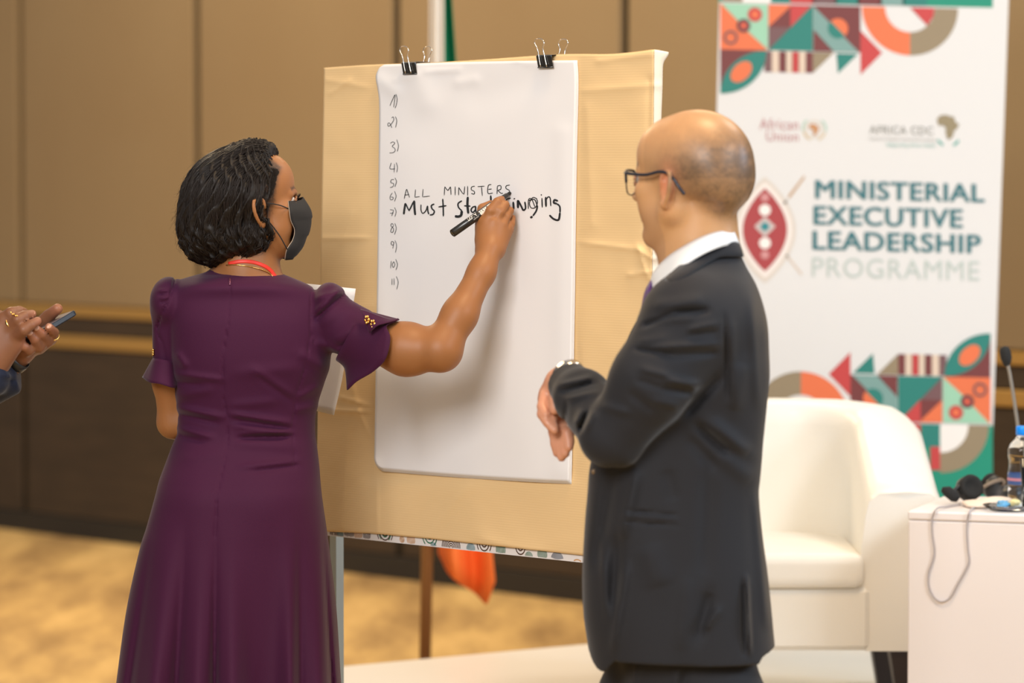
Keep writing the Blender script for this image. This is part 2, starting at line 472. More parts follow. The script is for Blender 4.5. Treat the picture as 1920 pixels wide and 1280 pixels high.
# stage platform
M_stage = mat('white_stage_top', (.80, .76, .70), .42, noise=(2, .15, (1, 1, 1), (.72, .68, .60)))
M_stage_side = mat('stage_skirting', (.55, .50, .44), .6)
ZS = .30
def stage_pt(px, py):
    d = ray(px, py); t = (ZS - CAMH) / d[2]; return np.array([0, 0, CAMH]) + d * t
a = stage_pt(640, 1249); b = stage_pt(1090, 1208)
d = unit(b - a); n = np.array([d[1], -d[0], 0])
def on_edge(x): return np.array([x, a[1] + d[1] / d[0] * (x - a[0]), ZS])
q = [on_edge(a[0] - .75), on_edge(1.95), np.array([2.9, 9.6, ZS]), np.array([3.0, 8.02, ZS]), np.array([a[0] - .1, 8.02, ZS])]
def slab(name, q, z0, z1, m, parent=None):
    v = [(p[0], p[1], z0) for p in q] + [(p[0], p[1], z1) for p in q]
    return mesh(name, v, [tuple(range(len(q))), tuple(range(2 * len(q) - 1, len(q) - 1, -1))] + [(i, i + len(q), (i + 1) % len(q) + len(q), (i + 1) % len(q)) for i in range(len(q))], m, parent)
stg = empty('stage_platform', (float(np.mean([p[0] for p in q])), float(np.mean([p[1] for p in q])), 0))
tag(stg, 'low white glossy stage platform under the armchair and the banner', 'stage')
slab('stage_deck', q, ZS - .03, ZS, M_stage, stg)
cc = np.mean(q, 0); q2 = [cc + (p - cc) * .985 for p in q]
slab('stage_skirt', q2, 0, ZS - .031, M_stage_side, stg)
# ================================================================ display board with kraft paper and pad
BO = P(890, 640, 7.32)
tilt = math.radians(1.0)
def bpt(px, py, off=0.0):
    """point on the board plane seen at a pixel; off = metres in front of it"""
    return plane_pt(px, py, BO - NB * off, NB)
def bsz(px, py, off=0.0):
    p = bpt(px, py, off) - BO; return np.dot(p, U), p[2] + BO[2]
def bworld(s, z, off): return BO + U * s - NB * off + np.array([0, 0, 1]) * (z - BO[2])

M_print = mat('board_cloth_white', (.80, .76, .74), .8)
M_alu = mat('grey_metal_leg', (.36, .40, .40), .4, metal=.6)
def kraft_mat():
    m = mat('brown_kraft_paper', (.80, .565, .29), .62, spec=.35)
    nt = m.node_tree; L = nt.links.new; b = nt.nodes['Principled BSDF']
    tc = nt.nodes.new('ShaderNodeTexCoord'); wv = nt.nodes.new('ShaderNodeTexWave'); wv.bands_direction = 'Z'
    wv.inputs['Scale'].default_value = 62; wv.inputs['Distortion'].default_value = .6; wv.inputs['Detail'].default_value = 2
    ns = nt.nodes.new('ShaderNodeTexNoise'); ns.inputs['Scale'].default_value = 7
    L(tc.outputs['Object'], wv.inputs[0]); L(tc.outputs['Object'], ns.inputs['Vector'])
    mu = nt.nodes.new('ShaderNodeMath'); mu.operation = 'MULTIPLY'; L(wv.outputs['Fac'], mu.inputs[0]); L(ns.outputs['Fac'], mu.inputs[1])
    bp = nt.nodes.new('ShaderNodeBump'); bp.inputs['Strength'].default_value = .16; bp.inputs['Distance'].default_value = .001
    L(mu.outputs[0], bp.inputs['Height']); L(bp.outputs[0], b.inputs['Normal'])
    return m
M_kraft = kraft_mat()
M_kraftw = mat('kraft_paper_pale_edge', (.82, .70, .55), .6)  # paler kraft colour, used on the folded right edge of the sheet
M_paper = mat('white_flip_chart_paper', (.83, .82, .825), .75, spec=.25)
M_ink = mat('black_marker_ink', (.018, .022, .026), .45)
M_inkthin = mat('thin_black_ink', (.06, .07, .08), .5)

board = empty('display_board', (*bworld(0.1, 0, -.02)[:2], 0))
tag(board, 'large display board on grey legs wrapped in brown paper', 'board')
TL = bsz(607, 127); TR = bsz(1225, 97); BL = bsz(590, 1001); BR = bsz(1218, 1068)
T = .024
def bquad(name, cs, o0, o1, m, parent):
    v = [bworld(s_, z_, o0) for s_, z_ in cs] + [bworld(s_, z_, o1) for s_, z_ in cs]
    return mesh(name, v, [(0, 1, 2, 3), (7, 6, 5, 4)] + [(i, i + 4, (i + 1) % 4 + 4, (i + 1) % 4) for i in range(4)], m, parent)
ins = .004
cs = [(TL[0] + ins, TL[1] - ins), (BL[0] + .012, BL[1]), (BR[0] - ins, BR[1]), (TR[0] - ins, TR[1] - ins)]
bquad('board_panel', cs, -T, 0, M_print, board)
# rings printed on the cloth of the board: strip below the paper
def edge_y(px): return np.interp(px, [612, 740, 1096, 1218], [1003, 1014, 1058, 1073])
rings = MB()
RC = {'k': (.10, .05, .03), 'g': (.03, .16, .08), 't': (.04, .20, .26), 'n': (.02, .04, .09), 'o': (.60, .32, .12)}
rl = [(626, 1000, 9, 'k', 3), (638, 1001, 8, 't', 5), (655, 998, 12, 'k', 5), (672, 1001, 10, 'o', 5), (688, 1002, 9, 'k', 5), (722, 996, 20, 'k', 3), (722, 997, 15, 'g', 2),
      (754, 1011, 6, 'o', 6), (771, 1012, 10, 'o', 6), (806, 1003, 18, 'g', 3), (813, 1024, 7, 't', 4), (846, 1026, 22, 'k', 7),
      (883, 1028, 10, 't', 7), (908, 1018, 17, 'k', 3), (939, 1030, 11, 'g', 7), (976, 1025, 11, 'k', 2), (992, 1047, 10, 'g', 6),
      (1017, 1040, 11, 'g', 7), (1045, 1049, 14, 'n', 7), (1083, 1062, 13, 'o', 3), (1120, 1055, 14, 'g', 6), (1155, 1064, 12, 't', 5)]
for cx, cy, r, c, n in rl:
    s_, z_ = bsz(cx, cy); rings.cur = RC[c]
    for i in range(n):
        rr = r / 915.0 * (i + 1) / n; w_ = min(.0011, r / 915. / n * .26)
        N = 28; v = []; ok = []
        for j in range(N):
            a_ = 2 * PI * j / N
            for e in (rr - w_, rr + w_): v.append((s_ + e * math.cos(a_) * 1.15, z_ + e * math.sin(a_) * (1.25 if c in 'gk' else 1.0)))
        # keep only what lies on the panel
        for j in range(N):
            k4 = [2 * j, 2 * j + 1, (2 * j + 3) % (2 * N), (2 * j + 2) % (2 * N)]
            good = all(v[k][1] > np.interp(v[k][0], [BL[0], BR[0]], [BL[1], BR[1]]) + .001 for k in k4)
            if good: rings.add([bworld(v[k][0], v[k][1], .0006) for k in k4], [(0, 1, 2, 3)])
M_rings = mat('printed_rings', rough=.8, attr=True)
rings.build('printed_rings', M_rings, board, col=True)
for px, back in ((606, 0.0), (1175, 0.0), (1190, .50)):
    s_, z_ = bsz(px, 990); lg = MB()
    top = bworld(s_, z_ + .35, -T - .014 - back * .02); bot = bworld(s_, 0.0, -T - .014 - back)
    ax = unit(bot - top); hw = .0105
    v = [p + U * i * hw + NB * j * hw for p in (top, bot + np.array([0, 0, .006])) for i, j in ((-1, -1), (1, -1), (1, 1), (-1, 1))]
    lg.add(v, [(0, 1, 2, 3), (7, 6, 5, 4), (0, 4, 5, 1), (1, 5, 6, 2), (2, 6, 7, 3), (3, 7, 4, 0)])
    lo = lg.build('leg', M_alu, board)
    ft = MB(); ft.box((-.02, -.02, 0), (.02, .02, .012), .003, o=(bot[0], bot[1], 0)); mesh('foot_cap', ft.v, ft.f, M_base, board)

# kraft paper: one creased sheet folded over the right edge
def ridge(X, Y, x1, y1, x2, y2, w_, am, sharp=True):
    ax, ay = x2 - x1, y2 - y1; t = np.clip(((X - x1) * ax + (Y - y1) * ay) / (ax * ax + ay * ay), 0, 1)
    q = np.hypot(X - x1 - t * ax, Y - y1 - t * ay) / w_
    return am * (np.exp(-q * 1.6) if sharp else np.exp(-q * q))
def vnoise(X, Y, sc, seed):
    r = np.random.default_rng(seed); G = r.random((64, 64)); x = X / sc + 20; y = Y / sc + 20
    xi = np.floor(x).astype(int); yi = np.floor(y).astype(int); fx = x - xi; fy = y - yi; fx = fx * fx * (3 - 2 * fx); fy = fy * fy * (3 - 2 * fy)
    g = lambda a, b: G[a % 64, b % 64]
    return (g(xi, yi) * (1 - fx) + g(xi + 1, yi) * fx) * (1 - fy) + (g(xi, yi + 1) * (1 - fx) + g(xi + 1, yi + 1) * fx) * fy
KR = [(600, 446, 706, 446, 5, .0035), (1072, 452, 1200, 468, 6, .0040), (640, 455, 660, 400, 7, .0022), (1200, 470, 1245, 500, 5, .006), (1195, 462, 1215, 520, 5, .005), (1180, 515, 1245, 505, 6, .005),
      (1215, 440, 1225, 480, 5, .005), (600, 768, 705, 772, 6, .004), (672, 770, 700, 830, 5, .005), (640, 745, 700, 762, 5, .004), (700, 755, 704, 800, 3, .006), (655, 700, 670, 760, 8, .003),
      (620, 175, 655, 150, 6, .003), (612, 150, 700, 165, 10, .0025), (660, 700, 640, 990, 16, .003), (706, 880, 708, 1000, 5, .0025), (1120, 115, 1220, 102, 7, .003), (1090, 170, 1230, 160, 12, .003),
      (1100, 200, 1110, 420, 22, .003), (1218, 150, 1212, 460, 10, -.004), (800, 1010, 900, 880, 22, .003), (905, 1010, 1010, 1035, 30, .004), (1080, 560, 1100, 760, 14, .003), (740, 995, 800, 900, 30, .002)]
def kraft_h(X, Y):
    h = .0018 + .0030 * vnoise(X, Y, 90, 3) + .0012 * vnoise(X, Y, 33, 5)
    for k_ in KR: h = h + ridge(X, Y, *k_)
    # the paper hollows a little under the pad
    inside = 1 / (1 + np.exp(-(X - 690) / 6.)) * (1 / (1 + np.exp((X - 1090) / 6.))) * (1 / (1 + np.exp((Y - 900) / 6.)))
    return np.maximum(h * (1 - inside) + .0008 * inside, .0006)
nx, ny = 170, 220
uu = np.linspace(0, 1, nx); vv = np.linspace(0, 1, ny)
G = np.zeros((ny, nx, 3))
topl = cr([(607, 127), (700, 121), (800, 118), (900, 112), (1050, 102), (1150, 101), (1226, 93)], 8)
for i, v_ in enumerate(vv):
    for j, u_ in enumerate(uu):
        xt = 607 + (1226 - 607) * u_; xb = 592 + (1218 - 592) * u_
        yt = np.interp(xt, topl[:, 0], topl[:, 1]); yb = np.interp(xb, [592, 612, 700, 800, 900, 1096, 1218], [995, 996, 1000, 1009, 1020, 1041, 1056])
        X = xt + (xb - xt) * v_; Y = yt + (yb - yt) * v_
        G[i, j] = (X, Y, 0)
H = kraft_h(G[..., 0], G[..., 1])
for i in range(ny):
    for j in range(nx): G[i, j] = bpt(G[i, j, 0], G[i, j, 1], H[i, j])
kraft = empty('kraft_paper', bworld(0.1, .95, .01)); tag(kraft, 'creased brown wrapping paper covering the front of the display board', 'paper')
sheet('paper_sheet', G, M_kraft, kraft, thick=-.0004)
# right side flap folded back round the edge, with the flared corner on top
edge = G[:, -1]
fl = np.zeros((ny, 8, 3))
for i in range(ny):
    t_ = i / (ny - 1); fw = .022 + .018 * math.exp(-(t_ / .018) ** 2) + .0015 * math.sin(t_ * 30)
    for j in range(8):
        w_ = j / 7 * fw; fl[i, j] = edge[i] + NB * w_ + U * (.001 + .0025 * math.sin(PI * j / 7)) + np.array([0, 0, .0]) + np.array([0, 0, -.004 * math.exp(-(t_ / .02) ** 2) * j / 7])
sheet('folded_edge', fl, M_kraftw, kraft, thick=.0004)
tp = np.array([[G[0, j] + NB * (k / 3 * .023) + np.array([0, 0, .0008]) for k in range(4)] for j in range(0, nx, 3)])
sheet('top_fold', tp, M_kraft, kraft, thick=-.0004)

# flip chart pad
pad = empty('flip_chart_pad', bworld(.05, .92, .012)); tag(pad, 'white flip chart pad with handwriting clipped on the brown paper', 'flip chart')
LE = cr([(720, 121), (712, 126), (705, 140), (705, 152), (708, 168), (711, 200), (710, 300), (708, 450), (706, 600), (704, 720), (702, 840), (702, 862), (707, 872), (716, 879)], 6)
RE = cr([(1078, 113), (1080, 160), (1077, 300), (1075, 420), (1074, 520), (1072, 640), (1070, 760), (1067, 903)], 8)
def padh(X, Y, k=0):
    h = .0075 + .0012 * vnoise(X, Y, 120, 11 + k)
    h = h + ridge(X, Y, 780, 142, 800, 190, 26, .0035, False) + ridge(X, Y, 800, 135, 860, 130, 6, .003) + ridge(X, Y, 860, 155, 890, 150, 10, .002, False)
    h = h + ridge(X, Y, 900, 180, 1010, 150, 34, -.0025, False) + ridge(X, Y, 960, 112, 1010, 124, 4, .0015) + ridge(X, Y, 740, 150, 780, 140, 8, .0022)
    h = h + ridge(X, Y, 712, 150, 740, 170, 14, .003, False) + ridge(X, Y, 930, 600, 1000, 880, 60, .004, False) + ridge(X, Y, 760, 300, 770, 800, 60, .003, False)
    h = h + ridge(X, Y, 700, 700, 700, 880, 30, .005, False) + ridge(X, Y, 1055, 250, 1050, 880, 18, .002, False)
    return h
def pad_sheet(k, name, m, dx=0, dy=0):
    na, nb_ = 150, 90; G = np.zeros((na, nb_, 3)); PX = np.zeros((na, nb_, 2))
    for i in range(na):
        v_ = i / (na - 1); l_ = LE[int(round(v_ * (len(LE) - 1)))]; r_ = RE[int(round(v_ * (len(RE) - 1)))]
        f_ = v_ * (len(LE) - 1); a_ = int(f_); l_ = LE[a_] + (LE[min(a_ + 1, len(LE) - 1)] - LE[a_]) * (f_ - a_)
        f_ = v_ * (len(RE) - 1); a_ = int(f_); r_ = RE[a_] + (RE[min(a_ + 1, len(RE) - 1)] - RE[a_]) * (f_ - a_)
        # rows are drawn straight between edges at equal share of the height
        yt = 121 + (113 - 121) * 0; 
        for j in range(nb_):
            u_ = j / (nb_ - 1)
            yl = 121 + (879 - 121) * v_; yr = 113 + (903 - 113) * v_
            xl = np.interp(yl, LE[:, 1], LE[:, 0]); xr = np.interp(yr, RE[:, 1], RE[:, 0])
            x = xl + (xr - xl) * u_; y = yl + (yr - yl) * u_ + (2.0 * math.sin(PI * u_) if v_ > .98 else 0) - (1.5 * math.sin(PI * u_) * (1 - v_) ** 8)
            PX[i, j] = (x + dx * (1 if u_ > .5 else .3), y + dy * v_)
    H = padh(PX[..., 0], PX[..., 1], 0) - .0014 * k
    if k == 0: H = H + .004 * np.exp(-((PX[..., 0] - 700) / 14) ** 2 - ((PX[..., 1] - 875) / 20) ** 2)
    for i in range(na):
        for j in range(nb_): G[i, j] = bpt(PX[i, j, 0], PX[i, j, 1], H[i, j])
    return sheet(name, G, m, pad, thick=-.0003)
pad_sheet(0, 'paper_sheet', M_paper)
pad_sheet(1, 'paper_sheet', M_paper, 1.5, 2.0)
pad_sheet(2, 'paper_sheet', M_paper, 3.0, 3.5)
pad_sheet(3, 'paper_sheet', M_paper, 4.5, 4.5)

# handwriting: ink strokes lying on the top sheet
def ink(name, strokes, wpx, m, mb_=None):
    own = mb_ is None; mbk = MB() if own else mb_
    for st in strokes:
        w0 = wpx
        if isinstance(st, tuple): w0, st = st
        pts = [(690 + x / 3.1225, 150 + y / 3.1225) for x, y in st]
        c = cr(pts, 6) if len(pts) > 2 else np.array([np.array(pts[0]) + (np.array(pts[1]) - np.array(pts[0])) * t for t in np.linspace(0, 1, 6)])
        d = np.gradient(c, axis=0); nn = np.stack([-d[:, 1], d[:, 0]], 1); nn /= np.linalg.norm(nn, axis=1, keepdims=True) + 1e-9
        v = []
        for i in range(len(c)):
            e = w0 / 2 * (1.0 if 0 < i < len(c) - 1 else .55)
            for sg in (-1, 1):
                x, y = c[i] + nn[i] * e * sg; v.append(bpt(x, y, float(padh(np.array(x), np.array(y))) + .0007))
        mbk.add(v, [(2 * i, 2 * i + 1, 2 * i + 3, 2 * i + 2) for i in range(len(c) - 1)])
    if own: return mbk.build(name, m, pad)
nums = [[(128, 150), (142, 118), (158, 88), (150, 160)], [(163, 82), (170, 110), (166, 142), (158, 165)],
 [(138, 222), (148, 216), (150, 235), (132, 262), (119, 270), (116, 256), (126, 252), (140, 280)], [(160, 213), (168, 240), (161, 278)],
 [(130, 370), (145, 362), (156, 370), (142, 388), (156, 400), (158, 415), (145, 425), (125, 427)], [(168, 348), (178, 385), (171, 418)],
 [(136, 484), (128, 518), (158, 520)], [(155, 490), (152, 542)], [(165, 482), (172, 510), (168, 540)],
 [(152, 582), (136, 583)], [(136, 583), (133, 600), (148, 605), (147, 622), (128, 630)], [(158, 572), (166, 595), (157, 625)],
 [(142, 660), (130, 680), (130, 698), (142, 700), (148, 688), (134, 684)], [(155, 650), (164, 680), (155, 710)],
 [(128, 758), (150, 762)], [(150, 762), (138, 796)], [(128, 780), (150, 778)], [(155, 745), (164, 770), (157, 800)],
 [(150, 847), (139, 840), (134, 853), (149, 870), (145, 890), (133, 888), (138, 868), (151, 850)], [(157, 838), (165, 868), (155, 905)],
 [(150, 948), (138, 945), (136, 962), (148, 965), (151, 948), (145, 986)], [(158, 938), (167, 970), (160, 1010)],
 [(136, 1058), (132, 1102)], [(150, 1062), (142, 1080), (148, 1097), (157, 1080), (150, 1062)], [(162, 1048), (172, 1080), (163, 1112)],
 [(140, 1162), (140, 1200)], [(152, 1160), (152, 1200)], [(165, 1148), (176, 1182), (168, 1225)]]
ng = [2, 2, 2, 3, 3, 2, 4, 2, 2, 3, 3]; k0 = 0
for c_ in ng: ink('handwritten_number', nums[k0:k0 + c_], 1.15, M_inkthin); k0 += c_
allm = [[(212, 695), (218, 665), (226, 640), (234, 662), (243, 688)], [(215, 673), (241, 670)], [(278, 640), (274, 686)], [(274, 686), (303, 682)], [(322, 638), (319, 684)], [(319, 684), (362, 679)],
 [(446, 674), (449, 624)], [(449, 624), (467, 648)], [(467, 648), (483, 624)], [(483, 624), (486, 672)], [(510, 623), (510, 674)], [(530, 674), (531, 628)], [(531, 628), (552, 660), (562, 668)], [(562, 668), (566, 622)], [(583, 620), (583, 678)],
 [(625, 621), (607, 626), (605, 642), (622, 652), (621, 667), (604, 664)], [(641, 624), (682, 621)], [(664, 623), (669, 678)], [(722, 611), (704, 618), (702, 662), (731, 661)], [(704, 640), (724, 637)],
 [(755, 668), (757, 620)], [(757, 620), (776, 618), (777, 638), (759, 646)], [(760, 646), (778, 662), (790, 662)], [(830, 614), (810, 619), (808, 634), (826, 645), (829, 655)]]
ink('handwritten_word', allm[:6], 1.35, M_ink); ink('handwritten_word', allm[6:], 1.5, M_ink)
must = [(5.5, [(209, 786), (213, 755), (219, 720)]), (3.5, [(219, 720), (240, 766)]), (4, [(240, 766), (270, 705)]), (6, [(270, 705), (272, 750), (276, 790)]),
 (3, [(310, 728), (310, 760), (320, 780), (338, 765), (348, 735)]), (4, [(348, 735), (350, 765), (356, 786)]), (4, [(388, 725), (371, 735), (374, 752), (388, 768), (380, 786), (361, 790)]),
 (4, [(437, 695), (440, 745), (441, 798)]), (4, [(412, 743), (459, 735)]),
 (4, [(550, 706), (528, 722), (530, 745), (549, 765)]), (7, [(549, 765), (545, 790), (530, 799), (508, 797)]), (6.5, [(584, 683), (582, 730), (587, 782)]), (4, [(562, 736), (600, 738)]),
 (4, [(632, 738), (612, 745), (603, 762), (614, 775), (628, 760)]), (4.5, [(630, 740), (630, 765), (638, 778)]), (4, [(650, 775), (650, 742), (668, 738)]), (5, [(718, 675), (722, 740), (730, 770)]), (3, [(700, 712), (742, 706)]),
 (3.5, [(836, 690), (812, 698), (808, 715), (828, 735), (820, 760)]), (5.5, [(850, 712), (853, 756)]), (4.5, [(855, 692), (858, 697)]),
 (6.5, [(877, 702), (878, 750)]), (5, [(878, 703), (895, 735), (909, 765)]), (4.5, [(909, 765), (922, 750), (918, 712)]),
 (2.5, [(938, 755), (940, 700), (958, 698), (978, 745)]), (2.5, [(990, 695), (965, 688), (945, 718), (955, 748), (980, 745), (992, 715), (986, 695)]), (3, [(940, 705), (975, 700), (992, 740)]),
 (4.5, [(992, 735), (985, 765), (965, 795)]), (6, [(963, 798), (950, 807)]), (3.5, [(1018, 690), (1020, 746)]), (3, [(1014, 668), (1015, 676)]),
 (5.5, [(1040, 684), (1042, 742)]), (3.2, [(1042, 700), (1055, 684), (1066, 692), (1070, 738)]), (5.5, [(1112, 708), (1092, 702), (1088, 718), (1106, 724)]), (4.5, [(1106, 724), (1122, 740), (1124, 775)]), (5.5, [(1124, 775), (1115, 818), (1085, 812), (1062, 790)])]
mw = [(a * .68, b) for a, b in must]
ink('handwritten_word', mw[:9], 4, M_ink); ink('handwritten_word', mw[9:18], 4, M_ink); ink('handwritten_word', mw[18:], 4, M_ink)

# binder clips
M_clip = mat('clip_black_enamel', (.012, .012, .013), .25, coat=.5)
M_wire = mat('bright_steel_wire', (.75, .68, .60), .2, metal=1)
def clip(px, py, label, skew):
    e = empty('binder_clip', bpt(px, py, .01)); tag(e, label, 'binder clip', 'binder clips holding the pad')
    W = .0215; o = bpt(px, py, 0)                  # top centre of the black spine
    def L(s_, n_, z_): return o + U * s_ - NB * n_ + np.array([0, 0, z_])
    # folded steel: front wall, spine over the top, rear wall
    pr = [(.0125, -.023), (.0135, -.0215), (.016, .0), (.013, .0022), (-.026, .0022), (-.029, .0), (-.0275, -.0225)]
    G = np.array([[L(s_ + skew * (-z_) / .023 , n_, z_) for s_ in np.linspace(-W, W, 6)] for n_, z_ in pr])
    sheet('clip_body', G, M_clip, e, thick=.0009, smooth=False)
    b = MB(); b.tube([L(-W + skew, .0135, -.023), L(W + skew, .0135, -.023)], .0017, 8); b.build('clip_lip', M_clip, e, True)
    b = MB(); b.tube([L(-W + skew, -.0275, -.023), L(W + skew, -.0275, -.023)], .0017, 8); b.build('clip_lip', M_clip, e, True)
    for n0, n1, sh in ((.0165, .020, -.007), (-.0285, -.034, .004)):
        pts = [(-.0065, n0, -.022), (-.0062, n0 + (n1 - n0) * .5, .0), (-.0060, n1, .014), (-.0100, n1, .0245), (-.0072, n1, .0315), (.0, n1, .0335), (.0072, n1, .0315), (.0100, n1, .0245), (.0060, n1, .014), (.0062, n0 + (n1 - n0) * .5, .0), (.0065, n0, -.022)]
        q = [L(x * 1.35 + sh * max(0, z + .02) / .04 + skew * (.4 if z < 0 else 0), n_, z * (1.0 if z < 0 else 1.02)) for x, n_, z in pts]
        b = MB(); b.tube(cr(q, 5), .0011, 6); b.build('wire_handle', M_wire, e, True)
    return e
clip(776, 118, 'black binder clip nearer the left corner of the pad', .003)
clip(1030, 105, 'black binder clip near the right corner of the pad', .003)
# ================================================================ roll-up banner
YB = 10.25
def npt(px, py, k=0):
    """point on the banner front at a pixel, k layers of print thickness in front"""
    return P(px, py, YB - .0010 * k)
M_vinyl = mat('banner_vinyl_white', (.67, .665, .66), .5)
M_printc = mat('banner_print', rough=.5, attr=True)
M_alub = mat('banner_aluminium', (.6, .6, .6), .35, metal=.9)
ban = empty('rollup_banner', (P(1600, 640, YB)[0], YB + .02, ZS)); tag(ban, 'tall white roll-up banner with teal and orange geometric pattern and programme title', 'banner')
def bq(pts, k): return [npt(x, y, k) for x, y in pts]
# banner panel: the left and right edges lean a little to the left going down
def edgeL(y): return 1349 - .026 * y * .9
def edgeR(y): return 1891 - .037 * y
zb_y = 310 + (CAMH - ZS - .08) * F / YB
v = []; ys = np.linspace(-150, zb_y, 20)
G = np.array([[P(edgeL(y) + (edgeR(y) - edgeL(y)) * t, y + (t - .5) * 14, YB) for t in np.linspace(0, 1, 6)] for y in ys])
sheet('banner_sheet', G, M_vinyl, ban, thick=-.0008, smooth=False)
b = MB(); a1 = P(edgeL(zb_y), zb_y, YB); a2 = P(edgeR(zb_y), zb_y, YB)
b.box((a1[0] - .02, YB - .09, ZS), (a2[0] + .02, YB + .09, ZS + .085), .02); b.build('base_cassette', M_alub, ban)
b = MB(); t1 = P(edgeL(-150), -158, YB); t2 = P(edgeR(-150), -144, YB)
b.tube([t1 + [-.01, 0, .01], t2 + [.01, 0, .01]], .014, 10); b.build('top_rail', M_alub, ban)
b = MB(); b.tube([((a1[0] + a2[0]) / 2, YB + .03, ZS + .08), ((t1[0] + t2[0]) / 2, YB + .03, t1[2] + .01)], .010, 8); b.build('support_pole', M_alub, ban)

C = {'teal': (.015, .19, .16), 'green': (.005, .25, .16), 'or': (.72, .16, .06), 'mint': (.30, .56, .40), 'mar': (.16, .035, .035), 'plum': (.16, .08, .085), 'red': (.50, .05, .05),
     'grey': (.18, .32, .30), 'tan': (.27, .21, .13), 'cream': (.66, .53, .42), 'white': (.80, .77, .74), 'dk': (.10, .05, .05)}
pr = MB()
def poly(pts, c, k, flip=False):
    pr.cur = C[c] if isinstance(c, str) else c
    q = [((3208 - x, 801 - y) if flip else (x, y)) for x, y in pts]
    # shear so rows follow the slight slope of the banner
    q = [(x, y + (x - 1620) * .022) for x, y in q]
    if not flip: pass
    P3 = [npt(x, y, k) for x, y in q]; pr.add(P3, [tuple(range(len(P3)))])
def arc(cx, cy, r, a0, a1, n=20): return [(cx + r * math.cos(math.radians(a0 + (a1 - a0) * i / n)), cy + r * math.sin(math.radians(a0 + (a1 - a0) * i / n))) for i in range(n + 1)]
def ringp(cx, cy, r0, r1, a0, a1, c, k, flip):
    A = arc(cx, cy, r1, a0, a1, 24); B_ = arc(cx, cy, r0, a0, a1, 24)
    for i in range(24): poly([A[i], A[i + 1], B_[i + 1], B_[i]], c, k, flip)
def pattern(flip):
    T = lambda x, y: (1340 + x / 3.31, y / 3.31 + (0 if not flip else 0) - (0 if flip else 0))
    q = lambda pts, c, k=1: poly([T(x, y) for x, y in pts], c, k, flip)
    S3 = 3.31
    def disc(cx, cy, r, c, k, a0=0, a1=360): 
        x, y = T(cx, cy); poly(arc(x, y, r / S3, a0, a1, 28), c, k, flip)
    # tile A
    q([(35, 40), (330, 40), (330, 325), (35, 325)], 'or'); q([(40, 40), (330, 40), (330, 322), (215, 220)], 'mint', 2)
    disc(250, 105, 45, 'red', 3); disc(250, 105, 22, 'or', 4)
    x, y = T(180, 175); ringp(x, y, 24 / S3, 42 / S3, 0, 360, 'dk', 4, flip); disc(180, 175, 25, 'red', 3); disc(180, 175, 12, 'or', 5)
    x, y = T(100, 250); ringp(x, y, 30 / S3, 44 / S3, 0, 360, 'plum', 4, flip)
    # tile B
    q([(335, 40), (610, 40), (610, 325), (335, 325)], 'teal'); q([(335, 40), (605, 40), (335, 320)], 'mar', 2)
    q([(335, 40), (480, 40), (335, 180)], 'or', 3); q([(470, 40), (605, 40), (470, 180)], 'red', 3); q([(335, 180), (470, 180), (335, 320)], 'plum', 3)
    # tile C
    q([(613, 40), (905, 40), (905, 325), (613, 325)], 'mar'); q([(613, 45), (895, 325), (740, 325), (613, 190)], 'grey', 2)
    q([(613, 200), (735, 325), (613, 325)], 'mar', 3); disc(765, 180, 62, 'or', 3, -135, 45); disc(765, 180, 62, 'teal', 3, 45, 225)
    q([(905, 190), (1040, 325), (905, 465)], 'red'); q([(755, 335), (890, 335), (765, 460)], 'teal')
    # row with leaf and stripes
    q([(35, 325), (315, 325), (35, 600)], 'mar'); 
    x0, y0 = T(35, 600); x1, y1 = T(322, 328); r = abs(x1 - x0)
    lens = arc(x1, y1, 0, 0, 0, 1)[:0] + [(x0 + r * math.sin(a), y1 + (y0 - y1) * math.cos(a)) for a in np.linspace(0, PI / 2, 14)] + [(x1 - r * math.sin(a), y0 - (y0 - y1) * math.cos(a)) for a in np.linspace(0, PI / 2, 14)]
    poly(lens, 'teal', 2, flip)
    xc, yc = T(165, 462); poly([(xc + (24 * math.cos(a) * .7071 + 15 * math.sin(a) * .7071), yc + (-24 * math.cos(a) * .7071 + 15 * math.sin(a) * .7071)) for a in np.linspace(0, 2 * PI, 26)[:-1]], 'or', 3, flip)
    q([(308, 330), (355, 330), (355, 460), (308, 460)], 'plum', 1)
    for i, (a_, c_) in enumerate([(355, 'cream'), (400, 'mar'), (440, 'cream'), (480, 'red'), (520, 'cream'), (565, 'mar')]): q([(a_, 330), (a_ + 44, 330), (a_ + 44, 460), (a_, 460)], c_, 1)
    q([(610, 330), (740, 330), (610, 460)], 'tan')
    # big ring
    x, y = T(1212, 40)
    for (a0, a1, c_) in ((90, 180, 'or'), (0, 90, 'tan')): ringp(x, y, 46.5, 90, a0, a1, c_, 1, flip)
    q([(1212, 40), (1365, 40), (1358, 90), (1320, 150)], 'red', 2); 
    # beyond: the next tiles towards the end of the banner (seen below the ring at the bottom, cut off at the top)
    W = lambda x, y: (3208 - (1400 + x / 3.556), 801 - (600 + y / 3.556) + 2)
    g = lambda pts, c, k=1: poly([W(x, y) for x, y in pts], c, k, flip)
    hi = 1340 if not flip else 1340
    g([(-190, 690), (1640, 690), (1640, 1390), (-190, 1390)], 'green', 1)
    x, y = W(1290, 690); ringp(x, y, 53, 91, 180, 270, 'tan', 2, flip); poly([(x, y)] + arc(x, y, 53, 180, 270, 16), 'white', 2, flip)
    g([(1225, 840), (1290, 840), (1290, 995), (1225, 995)], 'red', 2); g([(1165, 690), (1290, 690), (1290, 840), (1165, 840)], 'teal', 2)
    for i, c_ in enumerate(['red', 'plum', 'teal', 'mar', 'grey', 'teal']): g([(1000 - i * 150, 690), (1160 - i * 150, 690), (1160 - i * 150, 840), (1000 - i * 150, 840)], c_, 2)
pattern(False); pattern(True)
